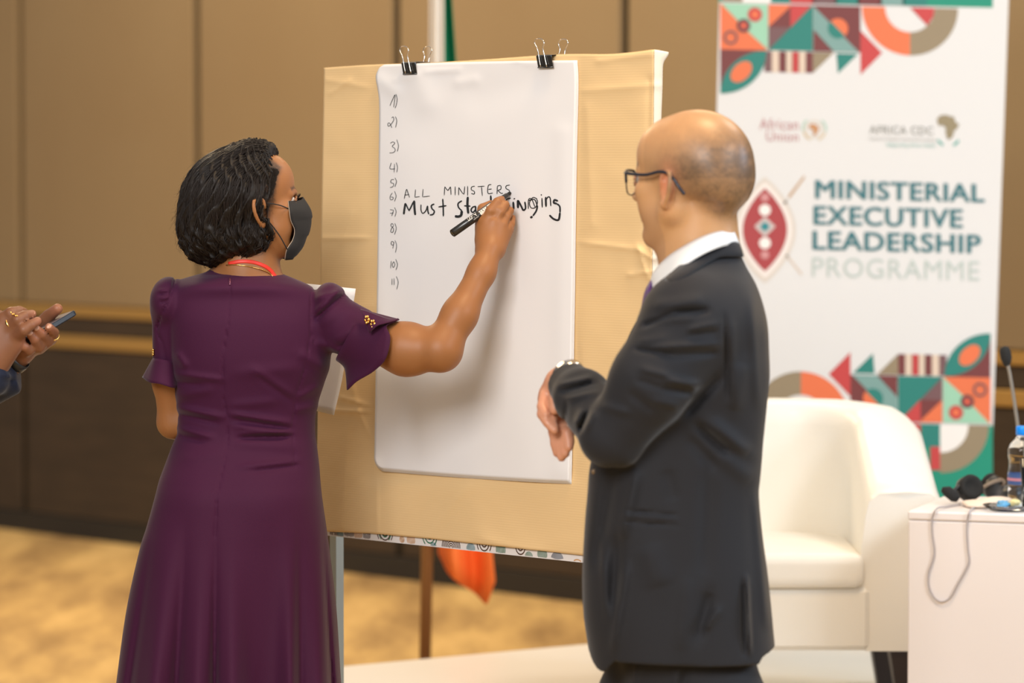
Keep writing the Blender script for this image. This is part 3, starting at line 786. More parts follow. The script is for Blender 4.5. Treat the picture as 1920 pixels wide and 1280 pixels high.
# emblem: shield with spear
def sh(pts, c, k): poly([(1340 + x / 3.31, 300 + y / 3.31 - ((1340 + x / 3.31) - 1620) * .022) for x, y in pts], c, k)
def lensv(cx, y0, y1, w_, n=22):
    L_ = [(cx - w_ * math.sin(PI * t) ** .85, y0 + (y1 - y0) * t) for t in np.linspace(0, 1, n)]
    return L_ + [(2 * cx - x, y) for x, y in L_[::-1][1:-1]]
sh([(555, 95), (460, 215), (455, 240), (470, 232), (560, 110)], (.50, .33, .20), 2); sh([(440, 250), (455, 255), (200, 520), (190, 510)], (.60, .50, .38), 1)
sh([(450, 585), (545, 705), (535, 715), (440, 595)], (.60, .50, .42), 1); sh([(175, 235), (205, 210), (200, 240), (180, 250)], (.60, .46, .28), 1)
sh(lensv(312, 105, 765, 192), (.62, .56, .50), 1); sh(lensv(312, 135, 735, 170), (.76, .70, .66), 2); sh(lensv(312, 175, 690, 138), (.36, .045, .05), 3)
for cy, r, c_ in ((232, 26, (.55, .25, .25)), (310, 36, (.80, .76, .73)), (515, 36, (.80, .76, .73)), (588, 26, (.55, .25, .25))): sh([(312 + r * math.cos(a), cy + r * math.sin(a)) for a in np.linspace(0, 2 * PI, 22)[:-1]], c_, 4)
sh([(312, 350), (378, 412), (312, 478), (246, 412)], (.55, .47, .45), 4); sh([(312, 380), (345, 412), (312, 446), (279, 412)], (.02, .22, .25), 5)
# small emblems
def africa(cx, cy, s_, c, k):
    a_ = [(-.42, -.30), (-.30, -.46), (-.05, -.50), (.12, -.44), (.28, -.42), (.34, -.20), (.50, -.12), (.38, .08), (.26, .18), (.26, .32), (.12, .50), (.02, .50), (-.06, .28), (-.06, .02), (-.16, -.06), (-.36, -.06)]
    poly([(cx + x * s_, cy + y * s_ - (cx - 1620) * .022) for x, y in a_], c, k)
africa(1776, 238, 46, (.27, .22, .13), 2); africa(1526, 243, 22, (.50, .24, .10), 3)
for sg in (-1, 1):
    ringp(1778, 252 - 3.5, 20, 24, 90 - sg * 25, 90 - sg * 62, (.05, .35, .30), 2, False)
    ringp(1527, 242 + 2, 19, 22.5, 90 - sg * 20, 90 - sg * 75, (.62, .50, .34), 2, False); ringp(1527, 242 + 2, 20, 23, 90 - sg * 80, 90 - sg * 140, (.35, .55, .45), 2, False)
ringp(1526, 244, 15, 16.2, 0, 360, (.62, .50, .34), 2, False)
pr.build('printed_pattern', M_printc, ban, col=True)

def text_mesh(txt, extr=0, off=0.0, sp=1.0):
    cu = bpy.data.curves.new('t', 'FONT'); cu.body = txt; cu.offset = off; cu.space_character = sp; cu.resolution_u = 4; cu.size = 1; cu.extrude = extr
    o = bpy.data.objects.new('t', cu); COL.objects.link(o); bpy.context.view_layer.update()
    me = bpy.data.meshes.new_from_object(o.evaluated_get(bpy.context.evaluated_depsgraph_get()))
    v = np.array([q.co[:] for q in me.vertices]); f = [tuple(p.vertices) for p in me.polygons]
    bpy.data.objects.remove(o); bpy.data.curves.remove(cu); bpy.data.meshes.remove(me); return v, f
def btext(name, txt, x0, y0, x1, y1, slope, m, off=0.0, k=2, sp=1.06, bold=0):
    """text filling the box from (x0, baseline y1) to x1, cap top y0"""
    v, f = text_mesh(txt, 0, off, sp); mn, mx = v.min(0), v.max(0)
    u = (v[:, 0] - mn[0]) / (mx[0] - mn[0]); t = (v[:, 1] - 0) / (mx[1] - 0)
    X = x0 + (x1 - x0) * u; Y = y1 + (y0 - y1) * t + (X - x0) * slope
    V = []; FF = []
    for q, q2 in ([(0, 0)] if not bold else [(-bold, -.6), (0, .6), (bold, 0), (-bold * .5, .8), (bold * .5, -.8)]):
        FF += [tuple(i + len(V) for i in t_) for t_ in f]; k += .15; V += [npt(x + q, y + q2, k) for x, y in zip(X, Y)]
    return mesh(name, V, FF, m, ban)
M_tt = mat('title_teal', (.035, .155, .18), .5); M_tg = mat('title_pale_green_grey', (.45, .52, .49), .5)
btext('title_text', 'MINISTERIAL', 1530, 338, 1845, 371, .024, M_tt, 0, bold=1.7)
btext('title_text', 'EXECUTIVE', 1527, 386, 1804, 420, .024, M_tt, 0, bold=1.7)
btext('title_text', 'LEADERSHIP', 1525, 433, 1838, 467, .024, M_tt, 0, bold=1.7)
btext('title_text', 'PROGRAMME', 1523, 482, 1836, 518, .025, M_tg, -.004)
M_t1 = mat('small_print_rose', (.48, .24, .25), .5); M_t2 = mat('small_print_grey', (.30, .30, .28), .5); M_t3 = mat('small_print_green', (.30, .50, .46), .5)
btext('small_text', 'African', 1424, 222, 1497, 242, .015, M_t1, .0)
btext('small_text', 'Union', 1437, 246, 1497, 264, .015, M_t1, .0)
v, f = text_mesh('AFRICA CDC', 0, .01, 1.05)
btext('small_text', 'AFRICA CDC', 1630, 235, 1750, 250, .02, M_t2, .012)
btext('small_text', 'Centres for Disease Control and Prevention', 1630, 257, 1754, 262, .02, M_t2, .004)
btext('small_text', "Safeguarding Africa's Health", 1662, 267, 1754, 274, .02, M_t3, .01)

# ================================================================ armchair
M_leather = mat('white_leatherette', (.84, .815, .75), .42, bump=(35, .12, (1, 1, 1), .004), coat=.1)
M_legd = mat('dark_wood_leg', (.03, .02, .018), .5)
YC = 8.75
ch0 = P(1462, 1225, YC); cxw = ch0[0]
AC = empty('tub_armchair', (cxw, YC, ZS)); tag(AC, 'white leatherette tub armchair with dark tapered legs on the stage', 'armchair')
# shell: U shaped wall around the seat, swept; local u along x (right), v depth (towards back)
hw = P(1741, 900, YC)[0] - cxw       # half width
def ztop(t):  # t 0 at the front of the arm, 1 at the middle of the back
    return ZS + np.interp(t, [0, .10, .25, .40, .52, .62, .78, 1.0], [.550, .570, .615, .660, .698, .722, .733, .735])
def upath(t, off):
    """outline of the U, t in 0..2; off = inset"""
    s_ = 1 if t <= 1 else -1; q = t if t <= 1 else 2 - t
    W = hw - off; fr = -.33; bk = .33 - off; rr = .26 - off * .6
    L1 = (bk - rr) - fr; L2 = rr * PI / 2; L3 = W - rr; d = q * (L1 + L2 + L3)
    if d < L1: x, y = W, fr + d
    elif d < L1 + L2: a = (d - L1) / rr; x, y = W - rr + rr * math.cos(a), bk - rr + rr * math.sin(a)
    else: x, y = W - rr - (d - L1 - L2), bk
    return s_ * x, y
zb = P(1697, 1222, YC - .33)[2]
N = 84; prof = []
th = .185
rows = []
for i in range(N + 1):
    t = 2 * i / N; q = t if t <= 1 else 2 - t; zt = ztop(q); ring_ = []
    e = min(1.0, .55 + q * 9) if q < .05 else 1.0
    taper = .018 * 1.0
    for (o_, z_, tp) in ((.022, zb, 0), (.004, zb + .10, 0), (.0, zb + .3, 0), (.0, zt - .055, 0), (.008, zt - .025, 0), (.030, zt - .006, 0), (th / 2, zt, 0), (th - .030, zt - .006, 0), (th - .008, zt - .025, 0), (th, zt - .06, 0), (th + .015, ZS + .36, 0), (th + .02, zb + .02, 0), (th, zb, 0)):
        x, y = upath(t, o_)
        if q < .03: y += (.03 - q) * .5 * abs(o_ - th / 2) / th * 2
        ring_.append((cxw + x, YC + y, z_))
    rows.append(ring_)
G = np.array(rows); nb_ = G.shape[1]
v = G.reshape(-1, 3); f = grid_faces(G.shape[0], nb_, True); nv_ = len(v); v = np.vstack([v, G[0], G[-1]]); f += [tuple(range(nv_, nv_ + nb_)), tuple(range(nv_ + 2 * nb_ - 1, nv_ + nb_ - 1, -1))]
mesh('shell', v, f, M_leather, AC, True)
sh_ = bpy.context.view_layer.objects
def cushion(name, lo, hi, bev, m, parent, dome=.012):
    nx_, ny_ = 22, 22; S_ = SDF(); c_ = (np.array(lo) + hi) / 2; h_ = (np.array(hi) - lo) / 2
    def fn(p):
        q = np.abs(p - c_) - (h_ - bev); q[:, 2] += -dome * np.clip(1 - ((p[:, 0] - c_[0]) / h_[0]) ** 2, 0, 1) * np.clip(1 - ((p[:, 1] - c_[1]) / h_[1]) ** 2, 0, 1)
        return np.linalg.norm(np.maximum(q, 0), axis=1) + np.minimum(q.max(1), 0) - bev
    S_._add(np.array(lo) - .01, np.array(hi) + .02, fn, 0, 'u'); return body(name, S_, .008, m, parent)
cushion('seat_cushion', (cxw - hw + th + .004, YC - .345, ZS + .322), (cxw + hw - th - .004, YC + .20, ZS + .402), .022, M_leather, AC)
b = MB(); b.box((cxw - hw + th - .01, YC - .325, zb + .002), (cxw + hw - th + .01, YC + .25, ZS + .322), .012); b.build('seat_base', M_leather, AC)
for sx in (-1, 1):
    for sy in (-1, 1):
        x = cxw + sx * (hw - .075); y = YC + sy * .26; b = MB(); t_ = .050; b_ = .034
        v = [(x - t_, y - t_, zb + .004), (x + t_, y - t_, zb + .004), (x + t_, y + t_, zb + .004), (x - t_, y + t_, zb + .004)]
        v += [(x + sx * .012 - b_, y - b_, ZS), (x + sx * .012 + b_, y - b_, ZS), (x + sx * .012 + b_, y + b_, ZS), (x + sx * .012 - b_, y + b_, ZS)]
        b.add(v, [(0, 1, 2, 3), (7, 6, 5, 4), (0, 4, 5, 1), (1, 5, 6, 2), (2, 6, 7, 3), (3, 7, 4, 0)]); b.build('leg', M_legd, AC)

# ================================================================ white cube table with its things
M_tab = mat('white_lacquered_table', (.80, .75, .74), .35)
YT = 8.12
tfl = P(1703, 957, YT); ztab = tfl[2]; tx0 = tfl[0]; tx1 = tx0 + .52; tyb = YT + .40
TB = empty('cube_table', ((tx0 + tx1) / 2, (YT + tyb) / 2, ZS)); tag(TB, 'white boxy side table standing in front of the armchair', 'table')
RT = Rz(math.radians(-19)); t0_ = np.array([tx0, YT, 0]); ny_t = RT @ np.array([0, 1.0, 0])
b = MB(); b.box((0, 0, ZS), (.52, .40, ztab - .022), .003, M=RT, o=t0_); b.build('table_body', M_tab, TB)
b = MB(); b.box((-.0015, -.002, ztab - .021), (.522, .40, ztab), .004, M=RT, o=t0_); b.build('table_top', M_tab, TB)
def face(px, py, _=0): return plane_pt(px, py, t0_ - ny_t * .006, ny_t)
def tpt(px, py): # point on the table top
    d = ray(px, py); t = (ztab - CAMH) / d[2]; return np.array([0, 0, CAMH]) + d * t
# headset
M_blk = mat('black_plastic', (.02, .02, .02), .35); M_foam = mat('black_foam', (.015, .015, .015), .9)
M_band = mat('brown_grey_band', (.20, .14, .09), .45)
hd = empty('headset', tpt(1820, 950)); tag(hd, 'black headset with two round earpieces lying on the white table', 'headset')
h0 = P(1816, 930, YT + .16); h0[2] = ztab + .028
def disc_ear(c, n, r, nm, par):
    zf = unit(n); xf = unit(np.cross(zf, [0, 0, 1])); yf = np.cross(zf, xf); M = np.stack([xf, yf, zf], 1)
    b = MB(); b.lathe([(0, -.016), (r * .7, -.016), (r, -.008), (r, .004), (r * .8, .008)], c, 24, M); o = b.build(nm, M_blk, par, True)
    b = MB(); b.lathe([(r * .8, .006), (r * .98, .010), (r * .98, .018), (r * .7, .022), (r * .5, .014), (0, .013)], c, 24, M); b.build('ear_pad', M_foam, o, True)
e1 = P(1816, 929, YT + .17); e1[2] = ztab + .035
e0 = P(1782, 935, YT + .14); e0[2] = ztab + .024
e2 = P(1862, 920, YT + .24); e2[2] = ztab + .033
disc_ear(e1, (.35, -.8, .35), .030, 'earpiece', hd)
disc_ear(e2, (-.5, .6, .3), .028, 'earpiece', hd)
b = MB(); bp_ = cr([e1 + [0, 0, .012], P(1835, 916, YT + .17), P(1858, 905, YT + .19), P(1877, 899, YT + .21), P(1882, 905, YT + .23), e2 + [.006, 0, .0]], 8)
b.tube(bp_, .0045, 8); b.build('headband', M_band, hd, True)
b = MB(); b.tube(cr([e1, e1 * .5 + e0 * .5 + [0, 0, .012], e0], 5), .005, 8); b.build('microphone_arm', M_blk, hd, True)
b = MB(); dd = unit(e0 - e1); b.tube([e0 - [.020, 0, -.012], e0 + [-.008, 0, .008], e0 + [.010, 0, -.006], e0 + [.018, 0, -.012]], [.006, .013, .013, .007], 12); b.build('microphone_foam', M_foam, hd, True)
# cable hanging over the front
M_cab = mat('grey_cable', (.42, .38, .38), .5)
fy = YT - .006
cab = [tpt(1800, 948), tpt(1775, 952) + [0, 0, .003], face(1757, 953), face(1748, 972), face(1748, 1000), face(1752, 1030), face(1749, 1050), face(1741, 1075), face(1742, 1100), face(1752, 1120), face(1766, 1128), face(1782, 1120), face(1796, 1095), face(1810, 1070), face(1817, 1052), face(1815, 1030), face(1813, 1000), face(1814, 975), face(1819, 957), tpt(1830, 952) + [0, 0, .003], tpt(1846, 948)]
cab[0][2] = ztab + .003; cab[-1][2] = ztab + .003
b = MB(); b.tube(cr(cab, 6), .0023, 6); o = b.build('cable', M_cab, None, True); tag(o, 'thin grey cable looped down the front of the white table', 'cable')
# bottle
M_pet = mat('clear_plastic', (.93, .97, 1.0), .04, trans=1, ior=1.30); M_cap = mat('blue_bottle_cap', (.0, .26, .95), .35)
M_lab = mat('bottle_label_blue', (.06, .12, .32), .4); M_lab2 = mat('bottle_label_pink', (.60, .25, .32), .4); M_wat = mat('drinking_water', (.95, .98, 1), .0, trans=1, ior=1.33)
bt_c = P(1917, 880, YT + .11); bt_c[2] = ztab
BT = empty('water_bottle', bt_c); tag(BT, 'clear plastic water bottle with blue cap on the white table', 'bottle')
r = .0335; sc_ = (P(0, 797, YT + .11)[2] - ztab) / .205
b = MB(); b.lathe([(0, .001), (r * .8, .001), (r, .008), (r, .045), (r * .95, .05), (r, .055), (r, .085), (r * .93, .10), (r * .93, .115), (r, .125), (r, .142), (r * .85, .158), (r * .5, .172), (.0135, .178), (.0135, .186)][:], bt_c, 32); 
b.v = [(x, y, bt_c[2] + (z - bt_c[2]) * sc_) for x, y, z in b.v]; b.build('bottle_body', M_pet, BT, True)
b = MB(); b.lathe([(.014, .180), (.0155, .181), (.0155, .200), (.014, .203), (0, .203)], bt_c, 24); b.v = [(x, y, bt_c[2] + (z - bt_c[2]) * sc_) for x, y, z in b.v]; b.build('cap', M_cap, BT, True)
b = MB(); b.lathe([(r + .0006, .056), (r + .0006, .082)], bt_c, 32); b.v = [(x, y, bt_c[2] + (z - bt_c[2]) * sc_) for x, y, z in b.v]; lb = b.build('label', M_lab, BT, True)
b = MB(); b.lathe([(r + .0012, .066), (r + .0012, .073)], bt_c, 32); b.v = [(x, y, bt_c[2] + (z - bt_c[2]) * sc_) for x, y, z in b.v]; b.build('label_stripe', M_lab2, lb, True)
# glass next to it
gl = P(1940, 930, YT + .01); gl[2] = ztab
GLs = MB(); GLs.lathe([(0, .001), (.026, .001), (.028, .004), (.034, .12), (.033, .12), (.0265, .008), (0, .007)], gl, 28); o = GLs.build('drinking_glass', M_pet, None, True); tag(o, 'clear drinking glass in front of the water bottle on the table', 'glass')
# folded napkin and wrapped sweets
M_nap = mat('napkin_cream', (.78, .66, .56), .9)
S_ = SDF()
for (x, y, z, a_, b_, c_) in ((1850, 945, .008, .060, .045, .008), (1872, 946, .014, .035, .03, .010), (1835, 948, .006, .03, .03, .006)):
    c = tpt(x, y + 4); c[2] = ztab + z; S_.ell(c, (a_, b_, c_), k=.012)
S_.plane((0, 0, ztab + .0005), (0, 0, -1)); o = body('paper_napkin', S_, .004, M_nap, None); tag(o, 'crumpled cream paper napkin beside the headset on the table', 'napkin')
M_sw = [mat('wrapper_white', (.8, .82, .78), .3), mat('wrapper_blue', (.10, .35, .62), .3), mat('wrapper_yellow', (.75, .68, .35), .3)]
dish = empty('sweet_dish', tpt(1895, 958)); tag(dish, 'shallow clear dish of sweets on the table edge beside the bottle', 'dish')
dc = tpt(1893, 957); dc[2] = ztab
b = MB(); b.lathe([(0, .001), (.045, .001), (.062, .014), (.060, .014), (.044, .004), (0, .004)], dc, 28); b.build('dish_plate', M_pet, dish, True)
for i in range(9):
    a_ = i * 2.4; rr_ = .010 + .026 * (i % 4) / 3; p_ = dc + np.array([rr_ * math.cos(a_), rr_ * math.sin(a_), .012 + .004 * (i % 3)]); dr = np.array([math.cos(a_ * 1.7), math.sin(a_ * 1.7), .2 * math.sin(a_)])
    b = MB(); b.tube([p_ - dr * .017, p_ - dr * .010, p_ - dr * .008, p_, p_ + dr * .008, p_ + dr * .010, p_ + dr * .017], [.006, .002, .006, .0075, .006, .002, .006], 8)
    o = b.build('wrapped_sweet', M_sw[i % 3], None, True)
    tag(o, 'small wrapped sweet in the clear dish on the white table', 'sweet', 'wrapped sweets in the dish')
# gooseneck microphone on a floor stand behind the table
M_chr = mat('goose_metal', (.32, .29, .25), .4, metal=.7)
YM = YT + .33; mc = P(1909, 900, YM); mc[2] = ztab
mic = empty('gooseneck_microphone', mc); tag(mic, 'black gooseneck microphone rising behind the water bottle', 'microphone')
b = MB(); b.lathe([(0, 0), (.045, 0), (.045, .015), (.03, .028), (0, .03)], mc, 28); b.build('microphone_base', M_blk, mic, True)
b = MB(); gp = cr([mc + [0, 0, .02], P(1910, 820, YM), P(1903, 760, YM), P(1895, 710, YM), P(1889, 680, YM)], 8); b.tube(gp, .0042, 8); b.build('gooseneck', M_chr, mic, True)
h1 = P(1889, 684, YM); h2 = P(1883, 651, YM); dd = h2 - h1
b = MB(); b.tube([h1 - dd * .05, h1, h1 + dd * .12, h1 + dd * .4, h1 + dd * .75, h2, h2 + dd * .06], [.004, .006, .010, .0135, .0135, .010, .003], 14); b.build('windscreen', M_foam, mic, True)

# ================================================================ flag on its pole
YF = 10.45
fp = P(797, 1290, YF); 
FL = empty('flag_and_pole', (P(795, 900, YF)[0], YF, 0)); tag(FL, 'hanging orange, white and green flag on a wooden floor pole behind the board', 'flag')
M_pole = mat('pole_wood', (.26, .12, .045), .35); M_fbase = mat('pole_base_black', (.02, .02, .02), .4)
M_fo = mat('flag_orange', (.95, .20, .035), .7); M_fw = mat('flag_white', (.80, .74, .66), .8); M_fg = mat('flag_green', (.0, .19, .085), .7)
px0 = P(795, 900, YF)[0]
b = MB(); b.tube([(px0, YF, .03), (px0 + .050, YF + .02, 2.72)], .0175, 12); b.build('pole', M_pole, FL, True)
b = MB(); b.lathe([(0, 0), (.15, 0), (.15, .02), (.09, .05), (.03, .08), (.03, .14), (0, .14)], (px0, YF, 0), 28); b.build('pole_base', M_fbase, FL, True)
b = MB(); b.lathe([(0, 0), (.02, 0), (.024, .02), (.012, .05), (.004, .11), (0, .115)], (px0 + .050, YF + .02, 2.71), 16); b.build('finial', M_gold, FL, True)
def flagstrip(name, m, xs_top, xs_bot, yt, yb, ph, dep):
    G = []
    n1, n2 = 26, 30
    for i in range(n1):
        t = i / (n1 - 1); row = []
        for j in range(n2):
            u = j / (n2 - 1)
            x = (xs_top[0] + (xs_top[1] - xs_top[0]) * u) * (1 - t) + (xs_bot[0] + (xs_bot[1] - xs_bot[0]) * u) * t
            if callable(yb): ybb = yb(u)
            else: ybb = yb
            y = yt + (ybb - yt) * t
            p = P(x, y, YF - .03 + dep); p[1] += .035 * math.sin(u * 9 + ph) * (.3 + t) ; row.append(p)
        G.append(row)
    sheet(name, np.array(G), m, FL, thick=.002)
flagstrip('white_stripe', M_fw, (806, 832), (800, 835), -330, 1010, 0.3, -.02)
flagstrip('green_stripe', M_fg, (820, 826), (812, 915), -330, 1008, 1.2, .06)
flagstrip('orange_stripe', M_fo, (812, 822), (822, 929), 60, lambda u: np.interp(u, [0, .15, .55, .85, 1], [1040, 1070, 1108, 1134, 1085]), 2.0, .02)
# ================================================================ people: shared parts
def head(S, f, cran=(.078, .098, .084), male=True):
    """skull, face, ears in the frame f; origin at mid height of the head"""
    M = f.M; s = f.sc
    E = lambda c, r, k=.012, op='u', R=M: S.ell(f(*c), np.array(r) * s, R, k * s, op)
    Cp = lambda a, b, ra, rb=None, k=.012, op='u': S.cap(f(*a), f(*b), ra * s, (ra if rb is None else rb) * s, k * s, op)
    E((0, -.014, .033), cran, .0)
    E((0, -.060, .012), (.060, .045, .055), .03)
    E((0, .040, .045), (.060, .052, .056), .02)                # forehead
    E((0, .030, -.030), (.060, .060, .072), .025)              # face block
    for q in (-1, 1):
        Cp((q * .058, .0, -.050), (q * .030, .062, -.094), .015, .015, .03)   # jaw line
        Cp((q * .060, -.004, -.02), (q * .058, .0, -.052), .013, .014, .02)
        E((q * .046, .058, -.016), (.020, .022, .017), .018)   # cheek bone
        E((q * .040, .052, -.045), (.022, .022, .026), .02)    # cheek
        Cp((q * .014, .091, .020), (q * .044, .072, .018), .0075, .006, .012)  # brow ridge
        E((q * .032, .092, .003), (.0165, .013, .0115), .010, 's')
    E((0, .078, -.096), (.022, .017, .018), .018)              # chin
    Cp((0, .088, .012), (0, .110, -.020), .006, .0085, .010)   # nose
    E((0, .110, -.024), (.0105, .0095, .009), .006)
    for q in (-1, 1): E((q * .011, .101, -.028), (.0075, .0095, .0065), .005)
    Cp((-.016, .090, -.0535), (.016, .090, -.0535), .0055, .0055, .006); Cp((-.013, .089, -.064), (.013, .089, -.064), .0065, .0065, .006)
    Cp((-.022, .094, -.0587), (.022, .094, -.0587), .0016, .0016, .003, 's')
    for q in (-1, 1):                                           # ears
        o = np.array((q * .0785, -.006, -.017)); a = math.radians(22)
        loc = lambda y, z, x=0: tuple(o + np.array((q * (x + .0155 * max(0, -y) / .02), y * math.cos(a) - z * math.sin(a) * .35, z)))
        E(loc(.000, .0), (.0045, .0155, .029), .006)
        rim = [loc(.012, .010), loc(.010, .024), loc(-.002, .031), loc(-.014, .026), loc(-.019, .012), loc(-.017, -.004), loc(-.010, -.018), loc(-.001, -.027), loc(.006, -.022)]
        rim = [np.array(r_) + np.array((q * .005, 0, 0)) for r_ in cr(rim, 3)]
        for i in range(len(rim) - 1): Cp(rim[i], rim[i + 1], .0034, .0034, .003)
        E(loc(.0, -.023, .003), (.005, .0085, .0095), .005)     # lobe
        E(loc(.003, -.002, .008), (.004, .0075, .012), .003, 's')
def hand_fingers(S, chains, k=.0035, k0=.010):
    """chains: list of (points, radii)"""
    for pts, rr in chains: S.chain(pts, rr, k, k0)
def mask_fn(sd, soft=.004):
    return lambda V: 1 / (1 + np.exp(np.clip(sd(V) / soft, -30, 30)))
def eyeballs(f, par, iris=(.05, .02, .01)):
    m = mat('eye', rough=.12, attr=True, spec=.6)
    for q in (-1, 1):
        c = f(q * .031, .0765, .003); b = MB(); n = 16; V = []; Fc = []
        r = .0118 * f.sc
        for i in range(n + 1):
            th = PI * i / n
            for j in range(n): V.append(c + r * (f.M @ np.array([math.sin(th) * math.cos(2 * PI * j / n), math.cos(th), math.sin(th) * math.sin(2 * PI * j / n)])))
            
        Fc = grid_faces(n + 1, n, True); V = np.array(V); t = np.repeat(np.arange(n + 1), n) / n * PI
        col = np.where((t < .22)[:, None], (.004,) * 3, np.where((t < .55)[:, None], iris, (.50, .44, .40)))
        mesh('eye', V, Fc, m, par, True, col)
        for sgn, zz in ((1, .0080), (1, .0105), (-1, -.0075), (-1, -.0100)):             # lids
            pts = [f(q * .031 + x, .0785 + .0112 * math.cos(x / .0165 * 1.25) , .003 + zz * math.cos(x / .0165 * 1.3) * .9 - .001) for x in np.linspace(-.0155, .0155, 11)]
            b.tube(pts, .0024 * f.sc, 8)
        yield b, q

# ================================================================ the woman
YW = 7.20
W = lambda px, py, dy=0.0: P(px, py, YW + dy)
M_skw = mat('brown_skin', (.31, .128, .044), .48, spec=.45, bump=(260, .12, (1, 1, 1), .001), attr=True, sss=.12)
M_dress = mat('plum_crepe_dress', (.050, .0072, .033), .72, spec=.2, bump=(900, .35, (1, 1, 1), .0006), sheen=.12)
M_hair = mat('black_wavy_hair', (.010, .007, .0055), .5, spec=.3)
M_gold2 = mat('polished_gold', (.85, .52, .16), .22, metal=1)
M_red = mat('red_lanyard_ribbon', (.72, .035, .02), .45)
M_mask = mat('black_face_mask_fabric', (.016, .015, .015), .8, bump=(700, .3, (1, 1, 1), .0006))

woman = empty('person', (W(460, 600)[0], YW, 0))
tag(woman, 'woman in plum dress and black face mask writing on the flip chart', 'person')

T_rows = [  # py, left, right, half depth, dy
 (512, 400, 520, .045, .02), (522, 360, 548, .062, .012), (536, 335, 578, .078, .0), (560, 318, 604, .092, .0), (600, 316, 618, .105, .0), (650, 319, 621, .108, .0), (690, 323, 617, .104, .0),
 (730, 328, 604, .098, .005), (770, 333, 593, .093, .010), (808, 333, 591, .092, .010), (835, 323, 594, .096, .006), (870, 310, 598, .106, .0), (900, 299, 600, .116, -.006), (931, 291, 603, .124, -.012),
 (985, 276, 611, .132, -.012), (1031, 262, 617, .140, -.008), (1142, 238, 630, .160, .0), (1280, 219, 639, .182, .0), (1400, 205, 650, .20, .0), (1500, 197, 658, .21, .0)]
def rows(R, y0, dw=0.0, w=0.0):
    out = []
    for py, l, r, b, dy in R:
        a = P(l, py, y0 + dy); c = P(r, py, y0 + dy); out.append((a[2], (a[0] + c[0]) / 2, y0 + dy, (c[0] - a[0]) / 2, b))
    return out
RWm = rows(T_rows, YW)
# --- body
BWo = SDF()
BWo.loft(RWm[:10], k=.0, pw=2.3, off=-.008)
BWo.loft([(z_, x_, y_, a_ - .045, b_ - .03) for z_, x_, y_, a_, b_ in RWm[9:15]], k=.0, pw=2.1)
fw = Frame(W(470, 382, .0), (math.cos(math.radians(22)), math.sin(math.radians(22)), .03), sc=.965)
# neck and upper back
BWo.cap(W(455, 470, .005), W(462, 545, .0), .054, .066, .035)
BWo.cap(W(470, 430, .005), W(466, 500, .0), .050, .054, .03)
BWo.cap(W(418, 549, .005), W(345, 569, .0), .0415, .034, .03); BWo.cap(W(504, 551, .0), W(574, 587, -.01), .038, .030, .03)
head(BWo, fw)
# right arm, raised to the paper
sh_r, el_r, wr_r = W(626, 592, -.02), W(822, 655, -.12), W(924, 470, -.045)
BWo.cap(W(608, 596, -.01), W(680, 625, -.05), .034, .036, .02)
BWo.cap(W(680, 625, -.05), W(732, 646, -.08), .036, .0440, .01)
BWo.cap(W(732, 647, -.08), W(758, 654, -.09), .0440, .0480, .01)
BWo.cap(W(758, 654, -.09), W(772, 655, -.095), .0480, .0480, .02)
BWo.cap(W(767, 655, -.095), W(818, 659, -.12), .0480, .036, .02)
BWo.ell(W(829, 662, -.12), (.036, .036, .034), k=.02)
BWo.cap(W(828, 650, -.12), W(862, 590, -.10), .037, .0335, .025)
BWo.cap(W(862, 590, -.10), W(903, 510, -.065), .0335, .0255, .02)
BWo.cap(W(903, 510, -.065), W(919, 468, -.045), .0255, .0245, .02)
# left arm, bent in front of her
BWo.cap(W(322, 590, .0), W(315, 715, .01), .030, .0285, .02)
BWo.cap(W(315, 715, .01), W(323, 788, .03), .0285, .0285, .02)
BWo.cap(W(325, 795, .03), W(376, 735, .20), .0290, .026, .02)
BWo.cap(W(376, 735, .20), W(440, 690, .27), .026, .022, .02)
hL = W(470, 680, .285); BWo.cap(W(440, 690, .27), hL, .022, .024, .02)
for i in range(4):
    p0 = hL + np.array([.012, .012, .022 - .014 * i]); p1 = p0 + np.array([.030, .016, .004]); p2 = p1 + np.array([.020, -.006, -.002])
    BWo.chain([hL, p0, p1, p2], [.016, .0095, .0085, .0072], .004, .01)
BWo.chain([hL + [-.01, -.01, .01], hL + [.012, -.020, .030], hL + [.034, -.022, .036]], [.014, .0105, .009], .004, .01)
# legs and feet under the dress
for sx in (-1, 1):
    hx = W(461, 1000)[0] + sx * .07
    BWo.chain([(hx, YW, W(0, 1000)[2]), (hx, YW + .01, .47), (hx + sx * .0, YW - .02, .30), (hx, YW - .01, .09)], [.070, .055, .050, .032], .03, .03)
    BWo.cap((hx, YW - .02, .075), (hx + .09, YW + .10, .03), .030, .024, .02)
# right hand: back of the hand towards us, fingers closed on the marker
kn = [W(912, 418, -.024), W(927, 418, -.029), W(942, 421, -.025), W(952, 430, -.014)]
wb = [W(908, 466, -.036), W(916, 466, -.041), W(925, 466, -.040), W(931, 467, -.034)]
for a_, b_, r_ in zip(wb, kn, (.0145, .0155, .0150, .0125)): BWo.cap(a_, b_, .0170, r_, .014)
BWo.cap(W(906, 448, -.022), W(905, 412, -.010), .0155, .0135, .016)
S_ = BWo
MT0, MT1 = bpt(957, 361, .009), W(849, 437, -.060)      # marker tip and tail
